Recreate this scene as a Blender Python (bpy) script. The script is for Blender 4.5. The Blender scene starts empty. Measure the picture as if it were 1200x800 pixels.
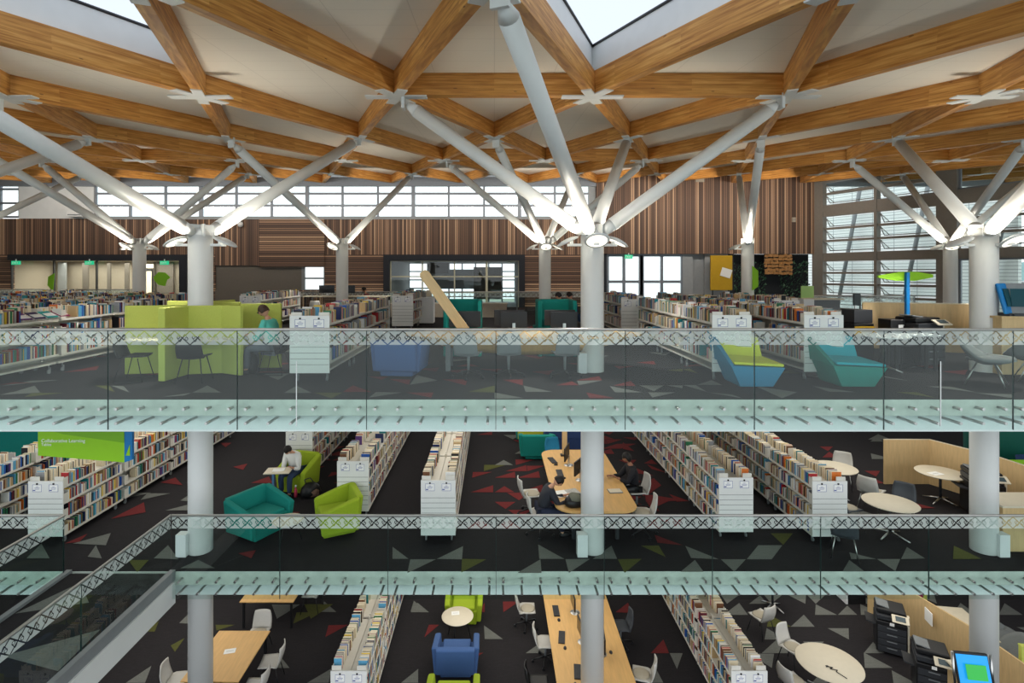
import bpy, math, random
from mathutils import Vector, Matrix
random.seed(7)
PI = math.pi
SC = bpy.context.scene
COL = SC.collection
# ------------------------------------------------------------------ camera numbers
F, CX, CY, CZ = 640.0, 579.0, 320.0, 1.98
ZU, ZM, ZL = 0.0, -3.63, -7.26          # upper, middle, lower floor
def P(px, py, z):                        # pixel on the horizontal plane z -> x, y
    y = (CZ - z) * F / (py - CY)
    return ((px - CX) * y / F, y)
def X(px, y): return (px - CX) * y / F
def Z(py, y): return CZ - (py - CY) * y / F

# ------------------------------------------------------------------ materials
def lin(c):
    return tuple(((v / 255) / 12.92 if v / 255 <= .04045 else ((v / 255 + .055) / 1.055) ** 2.4) for v in c) + (1,)
MATS = {}
def mat(name, rgb, rough=.6, metal=0, noise=0, nscale=8, emit=0, spec=.4, bump=0, stretch=(1, 1, 1)):
    if name in MATS: return MATS[name]
    m = bpy.data.materials.new(name); m.use_nodes = True
    nt = m.node_tree; b = nt.nodes['Principled BSDF']
    c = lin(rgb)
    b.inputs['Base Color'].default_value = c
    b.inputs['Roughness'].default_value = rough
    b.inputs['Metallic'].default_value = metal
    b.inputs['Specular IOR Level'].default_value = spec
    if emit:
        b.inputs['Emission Color'].default_value = c
        b.inputs['Emission Strength'].default_value = emit
    if noise or bump:
        tc = nt.nodes.new('ShaderNodeTexCoord'); mp = nt.nodes.new('ShaderNodeMapping')
        mp.inputs['Scale'].default_value = stretch
        nz = nt.nodes.new('ShaderNodeTexNoise'); nz.inputs['Scale'].default_value = nscale; nz.inputs['Detail'].default_value = 5
        nt.links.new(tc.outputs['Object'], mp.inputs['Vector']); nt.links.new(mp.outputs['Vector'], nz.inputs['Vector'])
        if noise:
            mr = nt.nodes.new('ShaderNodeMapRange')
            mr.inputs['From Min'].default_value = .25; mr.inputs['From Max'].default_value = .75
            mr.inputs['To Min'].default_value = 1 - noise; mr.inputs['To Max'].default_value = 1 + noise
            mx = nt.nodes.new('ShaderNodeMix'); mx.data_type = 'RGBA'; mx.blend_type = 'MULTIPLY'; mx.inputs[0].default_value = 1
            mx.inputs[6].default_value = c
            nt.links.new(nz.outputs['Fac'], mr.inputs['Value']); nt.links.new(mr.outputs['Result'], mx.inputs[7])
            nt.links.new(mx.outputs[2], b.inputs['Base Color'])
        if bump:
            bp = nt.nodes.new('ShaderNodeBump'); bp.inputs['Strength'].default_value = bump; bp.inputs['Distance'].default_value = .01
            nt.links.new(nz.outputs['Fac'], bp.inputs['Height']); nt.links.new(bp.outputs['Normal'], b.inputs['Normal'])
    MATS[name] = m
    return m
M = dict(
    white=mat('white_paint', (226, 228, 228), .45, noise=.03, nscale=3),
    steel=mat('white_steel', (214, 216, 214), .38, noise=.03, nscale=2),
    shelf=mat('shelf_white', (214, 210, 200), .5, noise=.03),
    panel=mat('panel_white', (226, 226, 222), .5, noise=.02),
    groove=mat('panel_groove', (120, 120, 118), .7),
    paper=mat('paper', (240, 240, 236), .8),
    inkblue=mat('blue_ink', (70, 78, 150), .7),
    black=mat('black_plastic', (22, 22, 24), .45, noise=.1, nscale=20),
    dark=mat('dark_grey', (48, 50, 54), .5, noise=.08),
    frameblack=mat('black_frame', (26, 28, 36), .5, noise=.05),
    grey=mat('mid_grey', (120, 124, 126), .5, noise=.05),
    chairgrey=mat('chair_grey', (196, 194, 188), .45, noise=.04),
    chairdark=mat('chair_dark', (66, 70, 76), .5, noise=.04),
    felt=mat('grey_felt', (118, 122, 122), .9, noise=.08, nscale=60, bump=.2),
    seatpad=mat('seat_pad', (176, 168, 150), .8, noise=.05, nscale=40),
    chrome=mat('brushed_steel', (190, 190, 188), .28, metal=1, noise=.03),
    rail=mat('steel_rail', (186, 184, 180), .35, metal=.75, noise=.04),
    alu=mat('aluminium', (128, 134, 142), .45, metal=.3, noise=.04),
    bronze=mat('bronze_frame', (138, 132, 124), .5, metal=.2, noise=.05),
    concrete=mat('concrete', (196, 204, 194), .75, noise=.14, nscale=5, bump=.1),
    slabwhite=mat('slab_white', (222, 232, 230), .6, noise=.03),
    lime=mat('lime_felt', (186, 194, 92), .85, noise=.05, nscale=50, bump=.15),
    limesofa=mat('lime_fabric', (150, 172, 34), .85, noise=.06, nscale=50, bump=.15),
    yellowsofa=mat('yellow_fabric', (200, 206, 60), .85, noise=.06, nscale=50, bump=.15),
    teal=mat('teal_fabric', (8, 128, 118), .85, noise=.06, nscale=50, bump=.15),
    aqua=mat('aqua_fabric', (18, 158, 172), .85, noise=.06, nscale=50, bump=.15),
    bluebase=mat('blue_base', (38, 124, 160), .85, noise=.06, nscale=50, bump=.15),
    navy=mat('navy_fabric', (44, 66, 112), .85, noise=.06, nscale=50, bump=.15),
    bluesofa=mat('blue_fabric', (62, 92, 142), .85, noise=.06, nscale=50, bump=.15),
    magenta=mat('magenta_fabric', (150, 24, 78), .85, noise=.06, nscale=50),
    ply=mat('plywood', (206, 176, 128), .55, noise=.10, nscale=3, stretch=(8, 8, 1)),
    table=mat('table_wood', (214, 170, 106), .45, noise=.10, nscale=2.5, stretch=(9, 1, 1)),
    cream=mat('cream_laminate', (214, 204, 182), .5, noise=.03),
    green=mat('sign_green', (140, 196, 20), .6, noise=.02),
    greend=mat('sign_green_deep', (116, 172, 24), .6, noise=.02),
    signblue=mat('sign_blue', (0, 112, 176), .5, noise=.02),
    yellow=mat('ochre_board', (190, 150, 24), .7, noise=.05),
    skin=mat('skin', (196, 148, 120), .55, noise=.05, nscale=20),
    skind=mat('skin_deep', (150, 104, 80), .55, noise=.05, nscale=20),
    hair=mat('dark_hair', (22, 17, 15), .6, noise=.2, nscale=60),
    hairb=mat('brown_hair', (60, 40, 26), .6, noise=.2, nscale=60),
    jeans=mat('denim', (44, 62, 92), .85, noise=.12, nscale=40),
    beige=mat('beige_wall', (168, 158, 142), .8, noise=.04),
    greywall=mat('grey_wall', (150, 154, 156), .7, noise=.04),
    taupe=mat('taupe_wall', (104, 98, 90), .8, noise=.04),
    darkwall=mat('dark_wall', (22, 26, 30), .7, noise=.1),
    exitgreen=mat('exit_green', (40, 180, 130), .5, emit=.6),
    lampface=mat('lamp_face', (255, 246, 228), .5, emit=1.1),
    doorlit=mat('lit_door_glass', (226, 214, 186), .5, emit=.5),
    screen=mat('screen_blue', (20, 130, 200), .35, emit=.7),
    screengreen=mat('screen_green', (40, 150, 60), .35, emit=.6),
    page=mat('book_pages', (226, 214, 190), .85, noise=.05, nscale=80),
)
BOOKC = [('white', (226, 226, 222)), ('cream', (214, 200, 170)), ('navy', (32, 42, 84)), ('red', (168, 36, 40)), ('black', (28, 28, 32)),
         ('green', (40, 110, 74)), ('light blue', (92, 160, 196)), ('brown', (110, 72, 46)), ('grey', (138, 140, 142)), ('teal', (20, 124, 132)),
         ('orange', (206, 110, 40)), ('maroon', (92, 26, 40)), ('yellow', (218, 186, 60)), ('purple', (92, 58, 120)), ('tan', (184, 156, 112)), ('blue', (36, 84, 160)), ('pink', (206, 120, 140))]
BW = [9, 9, 4, 3, 5, 3, 4, 4, 5, 3, 2, 2, 2, 1, 5, 3, 1]
BM = [mat('book_cover_' + n.replace(' ', '_'), c, .5, noise=.08, nscale=30) for n, c in BOOKC]

def nodes_mat(name):
    m = bpy.data.materials.new(name); m.use_nodes = True
    return m, m.node_tree, m.node_tree.nodes['Principled BSDF']
def mth(nt, op, a, b=None, c=None):
    n = nt.nodes.new('ShaderNodeMath'); n.operation = op
    for i, v in enumerate((a, b, c)):
        if v is None: continue
        if isinstance(v, (int, float)): n.inputs[i].default_value = v
        else: nt.links.new(v, n.inputs[i])
    return n.outputs[0]
def coords(nt, kind='Object'):
    tc = nt.nodes.new('ShaderNodeTexCoord'); s = nt.nodes.new('ShaderNodeSeparateXYZ')
    nt.links.new(tc.outputs[kind], s.inputs[0])
    return s.outputs[0], s.outputs[1], s.outputs[2], tc.outputs[kind]
def ramp(nt, fac, stops, interp='LINEAR'):
    r = nt.nodes.new('ShaderNodeValToRGB'); r.color_ramp.interpolation = interp
    e = r.color_ramp.elements
    while len(e) < len(stops): e.new(.5)
    for k, (p, c) in enumerate(stops): e[k].position = p; e[k].color = lin(c)
    nt.links.new(fac, r.inputs[0]); return r.outputs[0]

def glulam():
    m, nt, b = nodes_mat('glulam_timber')
    x, y, z, v = coords(nt)
    mp = nt.nodes.new('ShaderNodeMapping'); mp.inputs['Scale'].default_value = (1.1, 9, 22); nt.links.new(v, mp.inputs[0])
    nz = nt.nodes.new('ShaderNodeTexNoise'); nz.inputs['Scale'].default_value = 1.2; nz.inputs['Detail'].default_value = 6; nz.inputs['Distortion'].default_value = .5
    nt.links.new(mp.outputs[0], nz.inputs['Vector'])
    # lamella board tone, one board 45 mm high
    bd = mth(nt, 'FLOOR', mth(nt, 'MULTIPLY', z, 22)); sg = mth(nt, 'FLOOR', mth(nt, 'MULTIPLY', x, .55))
    cb = nt.nodes.new('ShaderNodeCombineXYZ'); nt.links.new(bd, cb.inputs[0]); nt.links.new(sg, cb.inputs[1])
    wn = nt.nodes.new('ShaderNodeTexWhiteNoise'); nt.links.new(cb.outputs[0], wn.inputs['Vector'])
    fac = mth(nt, 'ADD', mth(nt, 'MULTIPLY', nz.outputs['Fac'], .8), mth(nt, 'MULTIPLY', wn.outputs['Value'], .2))
    # knots
    vo = nt.nodes.new('ShaderNodeTexVoronoi'); vo.inputs['Scale'].default_value = 1.6
    mp2 = nt.nodes.new('ShaderNodeMapping'); mp2.inputs['Scale'].default_value = (1, 2, 3.5); nt.links.new(v, mp2.inputs[0]); nt.links.new(mp2.outputs[0], vo.inputs['Vector'])
    kn = mth(nt, 'LESS_THAN', vo.outputs['Distance'], .07)
    col = ramp(nt, fac, [(.3, (160, 102, 42)), (.5, (200, 142, 68)), (.68, (222, 170, 98))])
    mx = nt.nodes.new('ShaderNodeMix'); mx.data_type = 'RGBA'; nt.links.new(mth(nt, 'MULTIPLY', kn, .7), mx.inputs[0]); nt.links.new(col, mx.inputs[6]); mx.inputs[7].default_value = lin((96, 52, 24))
    nt.links.new(mx.outputs[2], b.inputs['Base Color']); b.inputs['Roughness'].default_value = .55
    return m
M['glulam'] = glulam()

def slats(name, axis, pitch, cols, gap=.28):
    m, nt, b = nodes_mat(name)
    x, y, z, v = coords(nt)
    u = x if axis == 'x' else z
    t = mth(nt, 'MULTIPLY', u, 1 / pitch)
    fl = mth(nt, 'FLOOR', t); fr = mth(nt, 'FRACT', t)
    wn = nt.nodes.new('ShaderNodeTexWhiteNoise'); wn.noise_dimensions = '1D'; nt.links.new(fl, wn.inputs['W'])
    col = ramp(nt, wn.outputs['Value'], [(i / len(cols), c) for i, c in enumerate(cols)], 'CONSTANT')
    g = mth(nt, 'LESS_THAN', fr, gap)
    mx = nt.nodes.new('ShaderNodeMix'); mx.data_type = 'RGBA'; nt.links.new(g, mx.inputs[0]); nt.links.new(col, mx.inputs[6]); mx.inputs[7].default_value = lin((48, 34, 27))
    nt.links.new(mx.outputs[2], b.inputs['Base Color']); b.inputs['Roughness'].default_value = .6
    return m
BR = [(116, 86, 66), (164, 128, 100), (92, 66, 50), (134, 102, 78), (190, 154, 122), (108, 80, 62), (84, 60, 46)]
M['slat_v'] = slats('vertical_timber_slats', 'x', .11, BR, .3)
M['slat_h'] = slats('horizontal_timber_slats', 'z', .125, BR, .35)

def ceiling_mat():
    m, nt, b = nodes_mat('acoustic_ceiling_board')
    x, y, z, v = coords(nt)
    a = mth(nt, 'LESS_THAN', mth(nt, 'FRACT', mth(nt, 'MULTIPLY', x, 1 / 1.2)), .012)
    c = mth(nt, 'LESS_THAN', mth(nt, 'FRACT', mth(nt, 'MULTIPLY', y, 1 / .6)), .02)
    g = mth(nt, 'MAXIMUM', a, c)
    mx = nt.nodes.new('ShaderNodeMix'); mx.data_type = 'RGBA'; nt.links.new(mth(nt, 'MULTIPLY', g, .35), mx.inputs[0])
    mx.inputs[6].default_value = lin((232, 226, 214)); mx.inputs[7].default_value = lin((180, 174, 164))
    nt.links.new(mx.outputs[2], b.inputs['Base Color']); b.inputs['Roughness'].default_value = .8
    return m
M['ceil'] = ceiling_mat()

def carpet(name, rgb):
    m, nt, b = nodes_mat(name)
    x, y, z, v = coords(nt)
    nz = nt.nodes.new('ShaderNodeTexNoise'); nz.inputs['Scale'].default_value = 40; nz.inputs['Detail'].default_value = 3; nt.links.new(v, nz.inputs['Vector'])
    wv = nt.nodes.new('ShaderNodeTexNoise'); wv.inputs['Scale'].default_value = 6
    mp = nt.nodes.new('ShaderNodeMapping'); mp.inputs['Scale'].default_value = (1, 14, 1); nt.links.new(v, mp.inputs[0]); nt.links.new(mp.outputs[0], wv.inputs['Vector'])
    s = mth(nt, 'ADD', mth(nt, 'MULTIPLY', nz.outputs['Fac'], .5), mth(nt, 'MULTIPLY', wv.outputs['Fac'], .5))
    mr = mth(nt, 'ADD', s, .5)
    mx = nt.nodes.new('ShaderNodeMix'); mx.data_type = 'RGBA'; mx.blend_type = 'MULTIPLY'; mx.inputs[0].default_value = 1
    mx.inputs[6].default_value = lin(rgb); nt.links.new(mr, mx.inputs[7])
    nt.links.new(mx.outputs[2], b.inputs['Base Color']); b.inputs['Roughness'].default_value = .95; b.inputs['Specular IOR Level'].default_value = .1
    return m
M['carpet'] = carpet('charcoal_carpet', (44, 42, 44))
M['c_grey'] = carpet('grey_carpet', (108, 110, 106))
M['c_red'] = carpet('red_carpet', (108, 46, 47))
M['c_olive'] = carpet('olive_carpet', (84, 86, 48))

def glass(name, tint, refl=.05, frost=False, edge=False):
    m = bpy.data.materials.new(name); m.use_nodes = True; nt = m.node_tree
    nt.nodes.clear()
    out = nt.nodes.new('ShaderNodeOutputMaterial')
    tr = nt.nodes.new('ShaderNodeBsdfTransparent'); tr.inputs[0].default_value = tint + (1,)
    gl = nt.nodes.new('ShaderNodeBsdfGlossy'); gl.inputs['Roughness'].default_value = .0
    lw = nt.nodes.new('ShaderNodeLayerWeight'); lw.inputs[0].default_value = .15
    geo = nt.nodes.new('ShaderNodeNewGeometry')
    # Schlick-like: refl + facing^3
    f = mth(nt, 'ADD', refl, mth(nt, 'MULTIPLY', mth(nt, 'POWER', lw.outputs['Facing'], 4.0), .6))
    f = mth(nt, 'MULTIPLY', f, mth(nt, 'SUBTRACT', 1, geo.outputs['Backfacing']))
    mx = nt.nodes.new('ShaderNodeMixShader'); nt.links.new(f, mx.inputs[0]); nt.links.new(tr.outputs[0], mx.inputs[1]); nt.links.new(gl.outputs[0], mx.inputs[2])
    last = mx.outputs[0]
    if frost:
        x, y, z, v = coords(nt)
        # band between z=.87 and 1.09, lattice and scrolls left clear
        inb = mth(nt, 'MULTIPLY', mth(nt, 'GREATER_THAN', z, .872), mth(nt, 'LESS_THAN', z, 1.085))
        zc_ = mth(nt, 'SUBTRACT', z, .9785)
        per = .47; H = .1065
        def tri(shift):
            p = mth(nt, 'FRACT', mth(nt, 'ADD', mth(nt, 'MULTIPLY', x, 1 / per), shift))
            return mth(nt, 'MULTIPLY', mth(nt, 'SUBTRACT', mth(nt, 'ABSOLUTE', mth(nt, 'SUBTRACT', mth(nt, 'MULTIPLY', p, 2), 1)), .5), 2 * H)
        def near(a_, b_, w_): return mth(nt, 'LESS_THAN', mth(nt, 'ABSOLUTE', mth(nt, 'SUBTRACT', a_, b_)), w_)
        pat = mth(nt, 'MAXIMUM', near(zc_, tri(0), .012), near(zc_, tri(.5), .012))
        us = mth(nt, 'MULTIPLY', mth(nt, 'SUBTRACT', mth(nt, 'FRACT', mth(nt, 'MULTIPLY', x, 2 / per)), .5), per / 2)     # -.1175...1175
        sc = mth(nt, 'MULTIPLY', near(zc_, mth(nt, 'MULTIPLY', mth(nt, 'SINE', mth(nt, 'MULTIPLY', us, 42)), .052), .011), mth(nt, 'LESS_THAN', mth(nt, 'ABSOLUTE', us), .078))
        def ring(cx_, cy_, r, w):
            dx = mth(nt, 'SUBTRACT', us, cx_); dy = mth(nt, 'SUBTRACT', zc_, cy_)
            return near(mth(nt, 'SQRT', mth(nt, 'ADD', mth(nt, 'MULTIPLY', dx, dx), mth(nt, 'MULTIPLY', dy, dy))), r, w)
        pat = mth(nt, 'MAXIMUM', pat, sc)
        pat = mth(nt, 'MAXIMUM', pat, mth(nt, 'MAXIMUM', ring(.064, -.012, .022, .005), ring(-.064, .012, .022, .005)))
        fr = mth(nt, 'MULTIPLY', inb, mth(nt, 'SUBTRACT', 1, pat))
        df = nt.nodes.new('ShaderNodeBsdfDiffuse'); df.inputs[0].default_value = (.80, .88, .85, 1)
        tl = nt.nodes.new('ShaderNodeBsdfTranslucent'); tl.inputs[0].default_value = (.80, .88, .85, 1)
        ds = nt.nodes.new('ShaderNodeMixShader'); ds.inputs[0].default_value = .4; nt.links.new(df.outputs[0], ds.inputs[1]); nt.links.new(tl.outputs[0], ds.inputs[2])
        m2 = nt.nodes.new('ShaderNodeMixShader'); nt.links.new(mth(nt, 'MULTIPLY', mth(nt, 'MULTIPLY', fr, .6), mth(nt, 'SUBTRACT', 1, geo.outputs['Backfacing'])), m2.inputs[0])
        nt.links.new(last, m2.inputs[1]); nt.links.new(ds.outputs[0], m2.inputs[2]); last = m2.outputs[0]
    nt.links.new(last, out.inputs[0])
    return m
M['glass_rail'] = glass('balustrade_glass', (.90, .955, .94), .05, frost=True)
M['roofglass'] = glass('roof_glazing', (.46, .49, .53), .03)
M['glass'] = glass('window_glass', (.93, .96, .955), .05)
M['glass_edge'] = mat('green_glass_edge', (24, 44, 42), .3)

# ------------------------------------------------------------------ mesh builder
class MB:
    def __init__(s): s.v = []; s.f = []; s.m = []; s.mi = 0; s.sm = []; s.smooth = False
    def add(s, vs, fs):
        o = len(s.v); s.v += [tuple(p) for p in vs]
        for f in fs: s.f.append([o + i for i in f]); s.m.append(s.mi); s.sm.append(s.smooth)
        return s
    def box(s, c, d, rz=0, ry=0, rx=0):
        R = Matrix.Rotation(rz, 3, 'Z') @ Matrix.Rotation(ry, 3, 'Y') @ Matrix.Rotation(rx, 3, 'X'); c = Vector(c)
        vs = [c + R @ Vector((sx * d[0] / 2, sy * d[1] / 2, sz * d[2] / 2)) for sz in (-1, 1) for sy in (-1, 1) for sx in (-1, 1)]
        return s.add(vs, [(0, 2, 3, 1), (4, 5, 7, 6), (0, 1, 5, 4), (2, 6, 7, 3), (0, 4, 6, 2), (1, 3, 7, 5)])
    def prism(s, pts, z0, z1, taper=1.0, axis='z'):
        n = len(pts); cx = sum(p[0] for p in pts) / n; cy = sum(p[1] for p in pts) / n
        a = [(p[0], p[1], z0) for p in pts]; b = [(cx + (p[0] - cx) * taper, cy + (p[1] - cy) * taper, z1) for p in pts]
        area = sum(pts[i][0] * pts[(i + 1) % n][1] - pts[(i + 1) % n][0] * pts[i][1] for i in range(n))
        vs = a + b
        if axis == 'y': vs = [(x, z, y) for x, y, z in vs]; area = -area
        if axis == 'x': vs = [(z, x, y) for x, y, z in vs]
        fs = [tuple(range(n - 1, -1, -1)), tuple(range(n, 2 * n))] + [(i, (i + 1) % n, n + (i + 1) % n, n + i) for i in range(n)]
        if area < 0: fs = [tuple(reversed(f)) for f in fs]
        return s.add(vs, fs)
    def tube(s, p0, p1, r0, r1=None, n=12, caps=True):
        p0, p1 = Vector(p0), Vector(p1); r1 = r0 if r1 is None else r1
        d = (p1 - p0).normalized(); a = d.orthogonal().normalized(); b = d.cross(a)
        vs = []
        for p, r in ((p0, r0), (p1, r1)):
            vs += [p + (a * math.cos(2 * PI * i / n) + b * math.sin(2 * PI * i / n)) * r for i in range(n)]
        fs = [(i, (i + 1) % n, n + (i + 1) % n, n + i) for i in range(n)]
        sm = s.smooth; s.smooth = True; s.add(vs, fs); s.smooth = False
        if caps:
            o = len(s.v) - 2 * n
            s.f.append([o + i for i in range(n - 1, -1, -1)]); s.m.append(s.mi); s.sm.append(False)
            s.f.append([o + n + i for i in range(n)]); s.m.append(s.mi); s.sm.append(False)
        s.smooth = sm
        return s
    def path(s, pts, r, n=8):
        for a, b in zip(pts, pts[1:]): s.tube(a, b, r, n=n)
        return s
    def lathe(s, prof, c=(0, 0, 0), n=24, sx=1, sy=1, mtx=None):
        vs = []; k = len(prof)
        for i in range(n):
            t = 2 * PI * i / n
            for r, z in prof: vs.append(Vector((r * math.cos(t) * sx, r * math.sin(t) * sy, z)))
        if mtx is not None: vs = [mtx @ q for q in vs]
        c = Vector(c); vs = [c + q for q in vs]
        fs = [(i * k + j, ((i + 1) % n) * k + j, ((i + 1) % n) * k + j + 1, i * k + j + 1) for i in range(n) for j in range(k - 1)]
        sm = s.smooth; s.smooth = True; s.add(vs, fs); s.smooth = sm
        return s
    def grid(s, fn, nu, nv, smooth=True):
        vs = [fn(i / nu, j / nv) for i in range(nu + 1) for j in range(nv + 1)]
        fs = [(i * (nv + 1) + j, (i + 1) * (nv + 1) + j, (i + 1) * (nv + 1) + j + 1, i * (nv + 1) + j + 1) for i in range(nu) for j in range(nv)]
        sm = s.smooth; s.smooth = smooth; s.add(vs, fs); s.smooth = sm
        return s
    def build(s, name, mats, parent=None, bevel=0, seg=2, loc=None, solid=0):
        me = bpy.data.meshes.new(name)
        me.from_pydata(s.v, [], s.f)
        if not isinstance(mats, (list, tuple)): mats = [mats]
        for m in mats: me.materials.append(m)
        me.polygons.foreach_set('material_index', s.m)
        me.polygons.foreach_set('use_smooth', s.sm)
        me.update()
        o = bpy.data.objects.new(name, me); COL.objects.link(o)
        if parent is not None: o.parent = parent
        if loc is not None: o.location = loc
        if solid:
            q = o.modifiers.new('solid', 'SOLIDIFY'); q.thickness = solid; q.offset = 0
        if bevel:
            q = o.modifiers.new('bevel', 'BEVEL'); q.width = bevel; q.segments = seg; q.limit_method = 'ANGLE'; q.angle_limit = .6
            for p in me.polygons: p.use_smooth = True
            q.harden_normals = True
        return o
def B(c, d, rz=0, ry=0, rx=0): return MB().box(c, d, rz, ry, rx)
def tag(o, label=None, cat=None, group=None, kind=None):
    if label: o['label'] = label
    if cat: o['category'] = cat
    if group: o['group'] = group
    if kind: o['kind'] = kind
    return o
def thing(name, label, cat, loc=(0, 0, 0), rz=0, group=None, kind=None):
    o = bpy.data.objects.new(name, None); COL.objects.link(o); o.empty_display_size = .1
    o.location = loc; o.rotation_euler = (0, 0, rz)
    return tag(o, label, cat, group, kind)
KIDS = {}
def kids(o): return [c for c in bpy.data.objects if c.parent == o]
def snapshot(o): return (o, [(c, [(g) for g in kids(c)]) for c in kids(o)])
def dup(snap, loc, rz, label, group=None, swap=None):
    root, ch = snap
    r = root.copy(); COL.objects.link(r); r.location = loc; r.rotation_euler = (0, 0, rz); r['label'] = label
    if group: r['group'] = group
    for c, gs in ch:
        d = c.copy(); COL.objects.link(d); d.parent = r
        if swap and c.data:
            me = None
            for i, m_ in enumerate(c.data.materials):
                if m_ in swap:
                    key = (c.data.name, tuple(id(v) for v in swap.values()))
                    if me is None:
                        me = KIDS.get(key)
                        if me is None:
                            me = c.data.copy(); KIDS[key] = me
                            for j, mj in enumerate(me.materials):
                                if mj in swap: me.materials[j] = swap[mj]
                    d.data = me
        for g in gs:
            e = g.copy(); COL.objects.link(e); e.parent = d
    return r
def text(s, size, m, parent, loc, rot, name='lettering'):
    cu = bpy.data.curves.new(name, 'FONT'); cu.body = s; cu.size = size; cu.extrude = .002
    tmp = bpy.data.objects.new('tmp', cu); COL.objects.link(tmp)
    dg = bpy.context.evaluated_depsgraph_get(); dg.update()
    me = bpy.data.meshes.new_from_object(tmp.evaluated_get(dg)); bpy.data.objects.remove(tmp)
    me.materials.clear(); me.materials.append(m)
    o = bpy.data.objects.new(name, me); COL.objects.link(o); o.parent = parent; o.location = loc; o.rotation_euler = rot
    return o
# ================================================================== SHELL
Y1, G1 = 8.56, 8.45          # upper slab edge, upper glass
Y2, G2 = 10.28, 10.15        # middle slab edge, middle glass
YB = 31.9                    # back wall
YC = 11.07                   # front column row
RP = (Vector((18.7, YB)), Vector((.4058, -.914)))      # right wall: corner, direction
def right_x(y): return 18.7 + .444 * (YB - y)

U4 = lambda x, y: (x / 2.9625, 230 + y / 2.9625)
U5 = lambda x, y: (400 + x / 2.9625, 230 + y / 2.9625)
U6 = lambda x, y: (800 + x / 2.9625, 230 + y / 2.9625)
M1f = lambda x, y: (x / 2.58, 490 + y / 2.58)
M3f = lambda x, y: (460 + x / 3.75, 490 + y / 3.75)
M4f = lambda x, y: (730 + x / 4.444, 490 + y / 4.444)
M5f = lambda x, y: (930 + x / 4.444, 490 + y / 4.444)
L6f = lambda x, y: (200 + x / 4, 640 + y / 4)
L7f = lambda x, y: (480 + x / 3.75, 640 + y / 3.75)
L8f = lambda x, y: (760 + x / 2.727, 640 + y / 2.727)
g, r, o_ = 1, 2, 3
TRI_U = [(U4, g, 45, 680, 120, 657, 140, 682), (U4, o_, 85, 697, 110, 683, 225, 682), (U4, r, 215, 612, 345, 588, 335, 603), (U4, o_, 328, 657, 380, 657, 400, 681), (U4, g, 385, 657, 430, 660, 450, 682),
 (U4, g, 560, 697, 665, 682, 640, 692), (U4, g, 668, 682, 720, 657, 768, 682), (U4, g, 915, 617, 1005, 615, 965, 638), (U4, g, 985, 683, 1030, 658, 1083, 683), (U4, o_, 1090, 682, 1190, 682, 1150, 702),
 (U4, r, 880, 612, 960, 604, 990, 612), (U4, g, 0, 660, 110, 640, 205, 638), (U4, g, 0, 690, 40, 680, 140, 682), (U4, r, 0, 655, 50, 645, 110, 648),
 (U5, r, 5, 680, 40, 657, 105, 680), (U5, g, 95, 700, 120, 680, 212, 682), (U5, r, 225, 682, 320, 682, 312, 700), (U5, r, 165, 635, 240, 637, 235, 655), (U5, g, 238, 655, 262, 620, 335, 640),
 (U5, r, 350, 636, 437, 636, 432, 657), (U5, r, 95, 626, 165, 626, 140, 638), (U5, r, 560, 638, 630, 636, 630, 657), (U5, g, 632, 658, 733, 680, 640, 680), (U5, o_, 440, 680, 532, 658, 532, 682), (U5, g, 532, 682, 635, 702, 532, 704),
 (U5, r, 745, 657, 800, 643, 825, 657), (U5, r, 815, 640, 895, 625, 905, 640), (U5, g, 818, 642, 905, 640, 825, 657), (U5, r, 850, 682, 950, 702, 862, 702), (U5, g, 932, 660, 1045, 682, 950, 682), (U5, r, 945, 658, 1005, 642, 1022, 660),
 (U5, g, 1035, 658, 1120, 658, 1085, 678), (U5, g, 1065, 682, 1160, 682, 1080, 700), (U5, r, 945, 590, 1020, 590, 965, 600), (U5, r, 1025, 578, 1085, 573, 1092, 585), (U5, g, 1130, 658, 1185, 658, 1185, 668), (U5, o_, 1130, 605, 1185, 600, 1185, 610),
 (U5, r, 250, 600, 340, 596, 330, 610), (U5, r, 360, 606, 450, 600, 420, 618), (U5, r, 480, 600, 560, 600, 540, 612), (U5, r, 660, 610, 740, 604, 720, 622),
 (U6, g, 0, 657, 45, 657, 85, 681), (U6, g, 50, 656, 100, 640, 138, 657), (U6, g, 85, 682, 170, 690, 210, 704), (U6, g, 250, 660, 398, 682, 345, 703), (U6, g, 450, 660, 600, 682, 510, 681), (U6, g, 590, 640, 665, 642, 640, 660),
 (U6, o_, 335, 615, 375, 603, 415, 618), (U6, o_, 0, 603, 25, 600, 55, 617), (U6, g, 850, 662, 930, 662, 1020, 683), (U6, o_, 740, 682, 810, 682, 880, 702), (U6, g, 1020, 685, 1150, 690, 1150, 704), (U6, g, 665, 620, 800, 645, 700, 630),
 (U6, g, 430, 625, 470, 625, 520, 640), (U6, r, 800, 590, 900, 585, 880, 600), (U6, r, 900, 610, 990, 604, 980, 622)]
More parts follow.
